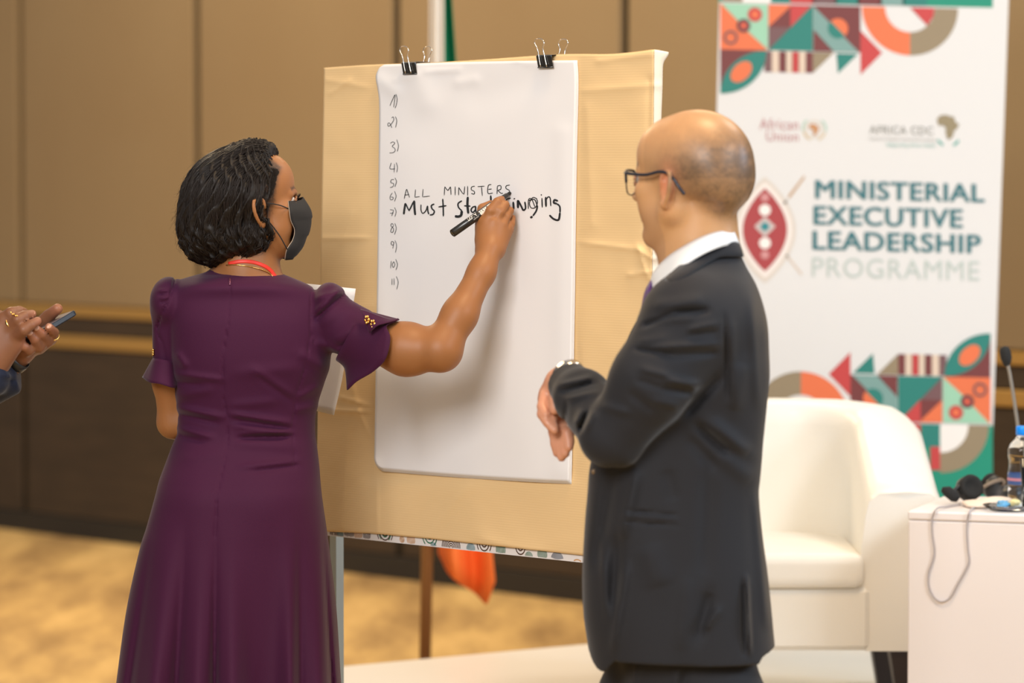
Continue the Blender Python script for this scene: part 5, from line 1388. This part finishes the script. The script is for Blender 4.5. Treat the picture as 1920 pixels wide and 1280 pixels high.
# right hand hanging out below it
rwj = N_(1068, 785, .12)
B2.chain([N_(1250, 640, .10), N_(1190, 765, .20)], [.042, .036], .02, .02); B2.chain([N_(1190, 765, .20), rwj], [.030, .024], .02, .02)
B2.cap(rwj, N_(1047, 806, .09), .024, .019, .012); B2.cap(rwj, N_(1056, 812, .08), .022, .018, .012)
for a_, b_, c_, dd_ in (((1042, 812), (1042, 832), (1045, 849), .085), ((1050, 816), (1051, 838), (1053, 857), .075), ((1058, 816), (1060, 835), (1060, 850), .068), ((1064, 812), (1067, 828), (1067, 838), .062)):
    B2.chain([N_(*a_, dd_), N_(*b_, dd_ - .008), N_(*c_, dd_ - .014)], [.0120, .0102, .0082], .0012, .005)
def skinm(V):
    c = np.tile(np.array([.56, .30, .135]), (len(V), 1)); L = fm.inv(V); near = np.linalg.norm(L, axis=1) < .17
    ang = np.arctan2(L[:, 0], -L[:, 1]) * 90; rz = L[:, 2] * 1000
    n = vnoise(ang, rz, 2.5, 5); n2 = (vnoise(ang, rz, 26, 9) + vnoise(ang + 40, rz + 13, 12, 4) + vnoise(ang, rz + 7, 6, 6)) / 3
    x, y, z = L[:, 0], L[:, 1], L[:, 2]
    # shaven hair zone: back and sides of the skull
    zr = np.interp(y, [-.12, -.08, -.03, .02, .05], [.075, .072, .050, .030, .022]); zl = np.interp(y, [-.12, -.07, -.03, .0], [-.075, -.070, -.030, -.015])
    st_ = 1 / (1 + np.exp(np.clip(-(zr - z) / .016, -30, 30))) / (1 + np.exp(np.clip((zl - z) / .008, -30, 30))) / (1 + np.exp(np.clip((y - .040) / .008, -30, 30)))
    st_ *= near * np.interp(y, [-.12, -.05, .02, .05], [1.0, .95, .45, .25]) * (.62 + .5 * n2) * (.8 + .35 * n)
    top_ = near * (z > 0) * .16 * (.4 + n2) * (y < .05); st_ = np.clip(st_ * .80 + top_, 0, .85)
    c = c * (1 - st_[:, None]) + np.array([.085, .058, .040]) * st_[:, None]
    # beard shadow
    bd = near * (z < -.03) * (y > .02) * np.clip((-z - .03) / .03, 0, 1) * .30; c = c * (1 - bd[:, None]) + np.array([.30, .17, .11]) * bd[:, None]
    e = np.exp(-((np.abs(x) - .082) / .010) ** 2 - ((y + .005) / .022) ** 2 - ((z + .008) / .034) ** 2) * near; c = c * (1 - .5 * e[:, None]) + np.array([.75, .22, .12]) * .5 * e[:, None]
    t = np.clip((np.abs(x) - .014) / .032, 0, 1); zb_ = .027 + .006 * np.sin(t * 2.6)
    br = np.exp(-((z - zb_) / .004) ** 2) * (np.abs(x) > .012) * (np.abs(x) < .052) * (y > .055) * near; c = c * (1 - .8 * br[:, None]) + np.array([.05, .03, .02]) * .8 * br[:, None]
    lp = np.exp(-((z + .059) / .008) ** 2 - (x / .022) ** 2) * (y > .08) * near; c = c * (1 - .6 * lp[:, None]) + np.array([.50, .20, .16]) * .6 * lp[:, None]
    hd_ = ((V[:, 0] < N_(1100, 0)[0]) & ~near); c[hd_] = np.array([.60, .28, .17])
    return c
body('body', B2, .0036, M_skm, man, skinm)
for b, q in eyeballs(fm, man, (.06, .04, .03)):
    b.build('eyelid', mat('eyelid_light', (.52, .28, .17), .5) if q < 0 else bpy.data.materials['eyelid_light'], man, True)

# jacket
J = SDF()
J.loft(RJ, k=0, pw=2.4)
J.ell(N_(1300, 590, -.12), (.082, .075, .075), k=.05)
J.cap(N_(1285, 610, -.14), N_(1222, 715, -.165), .078, .072, .03)
J.cap(N_(1222, 715, -.165), N_(1152, 818, -.145), .070, .0525, .02)
J.ell(N_(1148, 822, -.14), (.053, .053, .050), k=.01)
J.cap(N_(1145, 812, -.135), N_(1092, 745, -.01), .053, .050, .02)
J.cap(N_(1092, 745, -.01), N_(1070, 722, .045), .050, .041, .012)
J.plane(N_(1067, 704, .055), unit(N_(1052, 682, .085) - N_(1080, 735, .0)), 'i') if False else None
J.chain([N_(1250, 640, .10), N_(1190, 765, .20), N_(1108, 792, .17)], [.060, .048, .034], .02, .02)
# opening at the neck
J.ell(N_(1311, 455, .0), (.070, .085, .050), k=.004, op='s')
J.cap(N_(1311, 400), N_(1311, 468), .064, .066, k=.004, op='s')
cut = np.array([(1060, 1150), (1085, 1175), (1098, 1205), (1110, 1232), (1120, 1244), (1133, 1247), (1148, 1228), (1153, 1222), (1300, 1226), (1424, 1229), (1429, 1217), (1453, 1207), (1480, 1200)], float)
cutz = np.array([N_(x, y)[2] for x, y in cut])
def hem(p):
    X, Y = proj(p); return np.interp(X, cut[:, 0], cutz) - p[:, 2]
J._add([-9] * 3, [9] * 3, hem, 0, 'i')
CRM = [(1205, 612, 1262, 588, 5, -.008), (1262, 586, 1328, 582, 6, -.011), (1225, 575, 1320, 560, 12, .007), (1228, 600, 1300, 596, 8, .004),
 (1190, 655, 1262, 664, 4.5, -.007), (1225, 650, 1350, 645, 6, .006), (1245, 668, 1345, 660, 7, -.006), (1200, 640, 1250, 632, 7, .004), (1290, 618, 1345, 606, 6, .005), (1290, 630, 1345, 622, 6, -.005),
 (1200, 690, 1255, 705, 7, .006), (1250, 712, 1312, 722, 7, .008), (1240, 728, 1300, 737, 7, -.007), (1195, 712, 1240, 728, 6, -.004), (1220, 750, 1275, 762, 8, .004), (1180, 735, 1225, 770, 9, -.004),
 (1048, 722, 1110, 706, 5, .006), (1050, 734, 1116, 718, 4, -.007), (1060, 748, 1122, 734, 6, .005), (1064, 752, 1060, 790, 5, -.004), (1088, 808, 1102, 772, 4.5, -.009), (1100, 806, 1116, 770, 7, .006), (1076, 800, 1092, 765, 6, .005), (1130, 760, 1180, 775, 8, .004),
 (1285, 778, 1352, 705, 9, -.010), (1358, 590, 1364, 745, 4, -.005), (1372, 600, 1374, 740, 9, .004), (1408, 560, 1420, 760, 9, .004), (1392, 680, 1378, 770, 15, .008), (1330, 790, 1405, 850, 13, .010), (1305, 795, 1365, 850, 9, -.010), (1350, 850, 1410, 900, 16, .005), (1290, 820, 1345, 880, 12, -.006),
 (1168, 956, 1272, 965, 1.8, -.0035), (1168, 966, 1270, 974, 3.2, .0025), (1168, 978, 1274, 986, 1.8, -.0035),
 (1195, 880, 1166, 1010, 12, .010), (1158, 1000, 1150, 1140, 12, -.010), (1150, 880, 1120, 1060, 14, -.010), (1128, 1000, 1140, 1160, 8, .004), (1176, 1060, 1150, 1220, 9, .008), (1215, 1020, 1240, 1100, 24, .006),
 (1330, 1110, 1308, 1200, 12, -.010), (1350, 1140, 1322, 1180, 7, .007), (1290, 1080, 1275, 1220, 14, .005), (1400, 1080, 1406, 1225, 4, .010), (1392, 1090, 1396, 1225, 6, -.006), (1416, 930, 1436, 1170, 9, .005), (1330, 870, 1320, 1080, 16, -.006), (1250, 880, 1262, 940, 14, -.004), (1300, 480, 1385, 486, 5, -.001)]
fj = creases([c[:5] + (c[5] * 1.35,) for c in CRM])
J.disp(fj)
# the cuff is cut off square, the wrist comes out of it
cn = unit(N_(1052, 690, .095) - N_(1080, 735, .0)); co = N_(1066, 709, .052)
def cuffcut(p):
    X, Y = proj(p); m = (X < 1125) & (Y < 775); return np.where(m, (p - co) @ cn, -.2)
J._add([-9] * 3, [9] * 3, cuffcut, 0, 'i')
jacket = body('jacket', J, .0036, M_suit, man, slack=.03, band=12, one=True)
def pband(top, bot, S, nm, m, out0, out1, par, th, mid=0.0, n=4):
    a = cr(top, 6); b_ = cr(bot, 6); k = min(len(a), len(b_))
    px_ = [a[:k] + (b_[:k] - a[:k]) * t for t in np.linspace(0, 1, n)]
    G = np.array([march(S, q, YN - .34, YN + .10, out=out0 + (out1 - out0) * i / (n - 1) + mid * math.sin(PI * i / (n - 1))) for i, q in enumerate(px_)])
    return sheet(nm, G, m, par, thick=th)
JB = SDF(); JB.ops = [J.ops[0], J.ops[1]] ; JB.lo, JB.hi = J.lo, J.hi
JB.cap(N_(1311, 440), N_(1311, 500), .060, .078, k=.03)
pband([(1383, 450), (1358, 453), (1333, 462), (1302, 479), (1267, 507), (1252, 522)], [(1392, 482), (1370, 482), (1346, 484), (1318, 499), (1290, 518), (1262, 534)], JB, 'jacket_collar', M_suit, .004, .006, jacket, -.0035, .003)
pband([(1250, 524), (1228, 551), (1206, 583), (1187, 617), (1172, 650)], [(1262, 542), (1246, 564), (1222, 592), (1200, 622), (1180, 655)], JB, 'lapel', M_suit, .006, .010, jacket, -.0035, .002)
# shirt collar
ct = [(1373, 432, -.030), (1342, 437, -.066), (1311, 448, -.074), (1278, 466, -.062), (1252, 484, -.036), (1229, 509, .0), (1222, 528, .035)]
cb = [(1384, 456, -.030), (1348, 464, -.085), (1310, 482, -.105), (1276, 506, -.100), (1256, 524, -.080), (1238, 546, -.050), (1228, 556, -.01)]
A3 = cr([N_(*q) for q in ct], 7); B3 = cr([N_(*q) for q in cb], 7)
G = np.array([A3 + (B3 - A3) * t + np.array([0, -.006, .0]) * math.sin(PI * t) for t in np.linspace(0, 1, 6)])
sheet('shirt_collar', G, M_shirt, man, thick=-.003)
inn = np.array([A3 + np.array([0, .004, -.0]) * 1 + np.array([0, 0, -.03]) * t for t in np.linspace(0, 1, 4)])
sheet('collar_band', inn, M_shirt, man, thick=.002)
G = patch_pts([[N_(1224, 520, .02), N_(1222, 520, .04), N_(1226, 520, .06)], [N_(1216, 545, -.01), N_(1209, 545, .035), N_(1216, 545, .07)], [N_(1212, 575, -.03), N_(1201, 580, .02), N_(1208, 575, .06)], [N_(1206, 620, -.04), N_(1192, 620, .01), N_(1200, 620, .05)]], 5, 5)
sheet('tie', G, M_tie, man, thick=.004)
G = patch_pts([[N_(1242, 512, -.03), N_(1228, 515, .01), N_(1228, 515, .05)], [N_(1232, 545, -.06), N_(1222, 545, .0), N_(1224, 545, .05)], [N_(1222, 590, -.07), N_(1210, 590, .0), N_(1212, 590, .05)]], 5, 5)
sheet('shirt_front', G, M_shirt, man, thick=.003)
# button
b = MB(); bp_ = march(J, [(1114, 884)], YN - .3, YN + .2, out=.001)[0]; b.lathe([(0, -.003), (.004, -.003), (.005, 0), (.003, .001), (0, .001)], bp_, 16, np.array([[1, 0, 0], [0, 0, -1], [0, 1, 0.]])); b.build('jacket_button', mat('horn_button', (.20, .13, .07), .3), jacket, True)
# trousers and shoes
TR_ = SDF(); M_trs = M_suit
TR_.loft(rows([(1150, 1160, 1420, .135, 0), (1215, 1160, 1417, .135, 0), (1250, 1161, 1408, .13, 0), (1290, 1163, 1396, .125, 0), (1330, 1166, 1388, .12, 0)], YN), k=0, pw=2.3)
for sx, sy in ((-.060, .055), (.050, -.055)):
    TR_.chain([(xh + sx, YN + sy, N_(0, 1320)[2]), (xh + sx, YN + sy, .50), (xh + sx, YN + sy, .07)], [.098, .078, .066], .03, .04)
TR_.plane((0, 0, .045), (0, 0, -1))
TR_.disp(creases([(1200, 1230, 1188, 1300, 8, .006), (1275, 1235, 1262, 1300, 7, .006), (1290, 1240, 1280, 1300, 6, -.005)]))
body('trousers', TR_, .006, M_trs, man)
fx, fy_ = -math.cos(az), math.sin(az)
for sx, sy in ((-.060, .055), (.050, -.055)):
    S_ = SDF(); x, y = xh + sx, YN + sy; S_.cap((x - fx * .05, y - fy_ * .05, .05), (x + fx * .12, y + fy_ * .12, .03), .042, .032, .02); S_.ell((x + fx * .14, y + fy_ * .14, .028), (.06, .05, .026), k=.02); S_.plane((0, 0, .002), (0, 0, -1)); body('shoe', S_, .006, M_shoe, man)
# watch
M_steel = mat('watch_steel', (.75, .70, .64), .18, metal=1); M_glass = mat('watch_face', (.05, .05, .06), .1)
wc = N_(1071, 697, .062); wn = unit(N_(1066, 706, .065) - N_(1085, 735, .02)); wx = unit(np.cross(wn, [0, 0, 1])); wy = np.cross(wx, wn)
wM = np.stack([wx, wy, wn], 1)
b = MB(); b.lathe([(.029, -.009), (.031, -.009), (.031, .009), (.029, .009), (.029, -.009)], N_(1068, 706, .062), 40, wM); wt = b.build('watch_strap', M_steel, man, True)
b = MB(); cw = N_(1074, 697, .045); b.box((-.019, -.016, -.006), (.019, .016, .006), .003, o=cw); b.build('watch_case', M_steel, man)
for dx in (-.021, .021):
    b = MB(); b.lathe([(0, -.004), (.004, -.003), (.004, .003), (0, .004)], cw + np.array([dx, -.01, .002]), 12); b.build('watch_lug', M_steel, man, True)
# glasses
M_fr = mat('spectacle_frame', (.015, .018, .03), .25); M_lens = mat('spectacle_lens', (.97, .98, 1), .0, trans=1, ior=1.02, spec=.15)
for q in (-1, 1):
    b = MB(); c_ = [(.007, .012), (.012, .018), (.030, .020), (.052, .019), (.058, .013), (.056, -.006), (.048, -.017), (.028, -.020), (.014, -.016), (.008, -.004), (.007, .012)]
    pts = [fm(q * (x + .002), .1060 - .22 * x * x / .058 - abs(x) * .03, z * 1.06 - .001) for x, z in c_]
    cc_ = cr(pts, 5); b.tube(cc_, [.0013 + .0012 * (1 if 5 < i < 24 else 0) for i in range(len(cc_))], 8, cap=False); b.build('lens_rim', M_fr, man, True)
    ctr = np.mean(cc_[:-1], 0); v = [ctr] + [p_ for p_ in cc_[:-1]]; n_ = len(cc_) - 1
    mesh('lens', v, [(0, 1 + i, 1 + (i + 1) % n_) for i in range(n_)], M_lens, man, True)
    b = MB(); tp_ = [fm(q * .061, .092, .016), fm(q * .074, .078, .014), fm(q * .083, .035, .010), fm(q * .088, .0, .014), fm(q * .087, -.020, .006), fm(q * .084, -.036, -.016), fm(q * .080, -.042, -.026)]
    b.tube(cr(tp_, 6), .0030, 8); b.build('temple_arm', M_fr, man, True)
b = MB(); b.tube([fm(-.009, .106, .010), fm(0, .114, .012), fm(.009, .106, .010)], .0018, 8); b.build('nose_bridge', M_fr, man, True)
# ================================================================ third person: hands and phone at the left edge, the body beyond the frame
YP = 7.02
Q = lambda px, py, dy=0.0: P(px, py, YP + dy)
K_ = lambda x, y, dy=0.0: Q(x / 5.817, 540 + y / 5.817, dy)
M_sk3 = mat('deep_brown_skin', (.20, .085, .045), .45, spec=.45, bump=(260, .12, (1, 1, 1), .001), attr=True, sss=.1)
M_navy = mat('navy_jacket_cloth', (.012, .016, .034), .75, spec=.25, bump=(1000, .3, (1, 1, 1), .0005), sheen=.15)
p3 = empty('person', (Q(-190, 700)[0], YP, 0)); tag(p3, 'person in navy jacket at the left edge, hands holding a phone', 'person')
B3 = SDF(); xb = Q(-215, 700)[0]
f3 = Frame((xb + .01, YP + .02, 1.60), (.88, .35, -.25)); head(B3, f3)
B3.cap((xb - .01, YP, 1.52), (xb - .02, YP, 1.40), .054, .062, .03)
tr3 = [(1.455, xb - .02, YP, .10, .06), (1.40, xb - .02, YP, .14, .15), (1.25, xb - .02, YP, .135, .185), (1.08, xb - .01, YP, .125, .165), (.92, xb - .01, YP, .14, .175), (.80, xb - .01, YP, .14, .17)]
B3.loft([(z, x, y, a - .015, b - .015) for z, x, y, a, b in tr3], k=.02, pw=2.2)
for sy in (-.085, .085): B3.chain([(xb, YP + sy, .86), (xb, YP + sy, .48), (xb, YP + sy, .08)], [.085, .055, .038], .03, .03)
# nearer hand: back of the hand towards us, a finger on the screen
wr3 = K_(-190, 850, -.02)
B3.chain([(xb, YP - .185, 1.38), (xb + .02, YP - .19, 1.12)], [.045, .038], .02, .02); B3.chain([(xb + .02, YP - .19, 1.12), wr3], [.038, .029], .02, .02)
for a_, b_, r0, r1 in (((-175, 790), (40, 350), .026, .0165), ((-150, 850), (110, 420), .026, .0170), ((-110, 880), (185, 500), .024, .0160), ((-60, 900), (170, 600), .020, .0155)): B3.cap(K_(*a_, -.025), K_(*b_, -.030), r0, r1, .018)
B3.chain([K_(40, 350, -.030), K_(120, 275, -.040), K_(210, 255, -.020), K_(262, 262, .0)], [.0150, .0125, .0110, .0090], .0015, .006)
B3.chain([K_(110, 420, -.036), K_(195, 345, -.052), K_(262, 305, -.046), K_(352, 282, -.026)], [.0150, .0125, .0108, .0085], .0012, .006)
B3.chain([K_(185, 510, -.040), K_(262, 455, -.060), K_(335, 402, -.056), K_(408, 358, -.042)], [.0145, .0120, .0105, .0085], .0012, .006)
B3.chain([K_(-20, 420, -.01), K_(-5, 330, -.02), K_(-10, 285, -.01)], [.0145, .012, .009], .0015, .006)
# farther hand under the phone
wl3 = K_(60, 820, .03)
B3.chain([(xb, YP + .185, 1.38), (xb + .03, YP + .17, 1.10)], [.045, .038], .02, .02); B3.chain([(xb + .03, YP + .17, 1.10), wl3], [.038, .027], .02, .02)
B3.cap(wl3, K_(215, 715, .020), .025, .023, .015); B3.cap(K_(130, 790, .03), K_(330, 640, .030), .022, .020, .015); B3.cap(K_(215, 690, .02), K_(250, 645, .0), .018, .016, .012)
B3.chain([K_(430, 640, .035), K_(560, 560, .030), K_(590, 485, .005), K_(535, 425, -.022)], [.0125, .0112, .0102, .0082], .0012, .008)
B3.chain([K_(430, 650, .025), K_(520, 585, .010), K_(455, 500, -.018), K_(400, 448, -.030)], [.0125, .0112, .0100, .0080], .0012, .008)
B3.chain([K_(330, 665, .020), K_(430, 645, -.004), K_(375, 560, -.024), K_(328, 500, -.032)], [.0125, .0110, .0096, .0078], .0012, .008)
B3.chain([K_(230, 690, .010), K_(320, 680, -.014), K_(275, 640, -.026), K_(238, 612, -.030)], [.0115, .0100, .0088, .0072], .0012, .008)
B3.chain([K_(330, 640, .045), K_(420, 420, .050), K_(530, 305, .040), K_(628, 225, .022)], [.0160, .0150, .0130, .0105], .002, .010)
def skin3(V):
    c = np.tile(np.array([.215, .088, .042]), (len(V), 1)); L = f3.inv(V); hb = (L[:, 1] < .055 - np.clip(-L[:, 2], 0, 1) * .8) * (L[:, 2] > -.06) * (np.linalg.norm(L, axis=1) < .17)
    c[hb > 0] = (.012, .009, .007)
    # pinker finger tips and nails
    for q_ in ((625, 225, .022), (535, 425, -.022), (400, 448, -.030), (328, 500, -.032), (238, 612, -.030), (408, 358, -.042), (352, 282, -.026)):
        d = np.linalg.norm(V - K_(*q_), axis=1); m = np.exp(-(d / .014) ** 2)[:, None]; c = c * (1 - m * .7) + np.array([.42, .17, .10]) * m * .7
    return c
body('body', B3, .0034, M_sk3, p3, skin3)
M_nail = mat('finger_nail', (.55, .30, .20), .25)
for a_, n_ in (((408, 352, -.049), (.3, -.8, .5)), ((357, 275, -.033), (.3, -.8, .5)), ((535, 418, -.029), (.1, -.9, .3)), ((400, 440, -.037), (.1, -.9, .3)), ((330, 492, -.039), (.1, -.9, .3)), ((236, 606, -.036), (.1, -.9, .3))):
    zf3 = unit(n_); xf3 = unit(np.cross(zf3, unit((.75, 0, .65)))); yf3 = np.cross(zf3, xf3); b = MB()
    b.lathe([(0, .0012), (.0035, .0010), (.0048, .0002), (.0048, -.0015)], K_(*a_), 14, np.stack([xf3 * .85, yf3 * 1.2, zf3], 1)); b.build('finger_nail', M_nail, p3, True)
J3 = SDF(); J3.loft(tr3, k=0, pw=2.2)
J3.chain([(xb, YP - .175, 1.40), (xb + .02, YP - .19, 1.12)], [.062, .052], .03, .03); J3.chain([(xb + .02, YP - .19, 1.12), K_(-130, 960, -.02)], [.050, .044], .02, .02)
J3.chain([(xb, YP + .175, 1.40), (xb + .03, YP + .17, 1.10)], [.062, .052], .03, .03); J3.chain([(xb + .03, YP + .17, 1.10), K_(40, 960, .035)], [.048, .044], .02, .02)
J3.chain([K_(-100, 1040, .035), K_(120, 970, .035), K_(260, 940, .03)], [.036, .029, .027], .01, .01)
c3 = K_(205, 980, .03); cn3 = unit(np.array([1.0, 0, .12]))
def cut3(p):
    X, Y = proj(p); return np.where((X > -60) & (p[:, 1] > YP - .03), (p - c3) @ cn3, -.2)
J3._add([-9] * 3, [9] * 3, cut3, 0, 'i')
J3.disp(creases([(0, 700, 24, 706, 4, .004), (10, 690, 22, 705, 2, -.003), (4, 716, 34, 712, 4, -.003)]))
body('jacket', J3, .0045, M_navy, p3)
S_ = SDF()
for sy in (-.085, .085): S_.chain([(xb, YP + sy, .86), (xb, YP + sy, .48), (xb, YP + sy, .05)], [.105, .075, .060], .03, .04)
S_.plane((0, 0, .04), (0, 0, -1)); body('trousers', S_, .008, M_navy, p3)
for sy in (-.085, .085):
    S_ = SDF(); S_.cap((xb - .03, YP + sy, .045), (xb + .13, YP + sy, .03), .042, .03, .02); S_.ell((xb + .14, YP + sy, .026), (.06, .042, .024), k=.02); S_.plane((0, 0, .002), (0, 0, -1)); body('shoe', S_, .007, M_shoe, p3)
# rings and the wrist strap
def ring3(c, d, r, m, nm, w_=.0022):
    zf3 = unit(d); xf3 = unit(np.cross(zf3, [0, .3, 1])); yf3 = np.cross(zf3, xf3); b = MB(); b.lathe([(r, -w_), (r + .0014, -w_), (r + .0018, 0), (r + .0014, w_), (r, w_), (r, -w_)], c, 28, np.stack([xf3, yf3, zf3], 1)); return b.build(nm, m, p3, True)
a1 = K_(110, 420, -.036); a2 = K_(195, 345, -.052); ring3(a1 + (a2 - a1) * .25 + np.array([0, 0, .004]), a2 - a1, .0142, M_gold2, 'gold_ring', .003)
for k_ in range(5):
    b = MB(); b.lathe([(0, -.0022), (.002, -.001), (.002, .001), (0, .0022)], K_(118 + 17 * k_, 266 + 9 * k_ + (k_ % 2) * 9, -.062), 8); b.build('ring_ornament', M_gold2, p3, True)
a1 = K_(590, 485, .005); a2 = K_(560, 560, .030); ring3(a1 + (a2 - a1) * .35, a2 - a1, .0112, M_gold2, 'gold_ring')
ring3(K_(175, 775, .02), K_(260, 700, .02) - K_(120, 830, .03), .0265, M_blk, 'wrist_strap', .009)
# phone
ph0, ph1 = K_(262, 575, -.004), K_(735, 285, .010); phx = unit(ph1 - ph0); Lp = .150
pc = (ph0 + ph1) / 2 + np.array([0, .026, .0])
# the length runs along the hands and away from us; the screen faces up and a little to us
along = unit(phx * 1.0 + np.array([0, .55, 0])); nrm = unit(np.array([-.42, -.10, .84])); nrm = unit(nrm - along * (nrm @ along)); wid = np.cross(nrm, along)
phM = np.stack([along, wid, nrm], 1)
Lp = np.linalg.norm(ph1 - ph0) / max(1e-6, along @ phx) * .98
phone = empty('smartphone', pc); tag(phone, 'black smartphone held in two hands at the left edge', 'phone')
def rrect(hx_, hy_, r, n=6):
    o_ = []
    for cx, cy, a0 in ((hx_ - r, hy_ - r, 0), (-hx_ + r, hy_ - r, 90), (-hx_ + r, -hy_ + r, 180), (hx_ - r, -hy_ + r, 270)):
        for i in range(n + 1): a = math.radians(a0 + 90 * i / n); o_.append((cx + r * math.cos(a), cy + r * math.sin(a)))
    return o_
def plate(nm, hx_, hy_, r, zs, m, par):
    v = []; f = []; n = 0
    for ins_, z in zs:
        R_ = rrect(hx_ - ins_, hy_ - ins_, max(r - ins_, .001)); n = len(R_); v += [pc + phM @ np.array([x, y, z]) for x, y in R_]
    for i in range(len(zs) - 1):
        for j in range(n): f.append((i * n + j, i * n + (j + 1) % n, (i + 1) * n + (j + 1) % n, (i + 1) * n + j))
    f.append(tuple(range(n))[::-1]); f.append(tuple((len(zs) - 1) * n + j for j in range(n))); return mesh(nm, v, f, m, par)
plate('phone_case', Lp / 2, .037, .010, [(.002, -.0055), (0, -.0035), (0, .0035), (.0015, .005)], mat('phone_case_black', (.02, .025, .035), .35), phone)
plate('screen', Lp / 2 - .005, .033, .007, [(0, .0049), (0, .0056)], mat('phone_glass', (.16, .12, .12), .35), phone)
plate('camera_bump', .012, .012, .004, [(0, -.0075), (0, -.0054)], M_blk, phone)
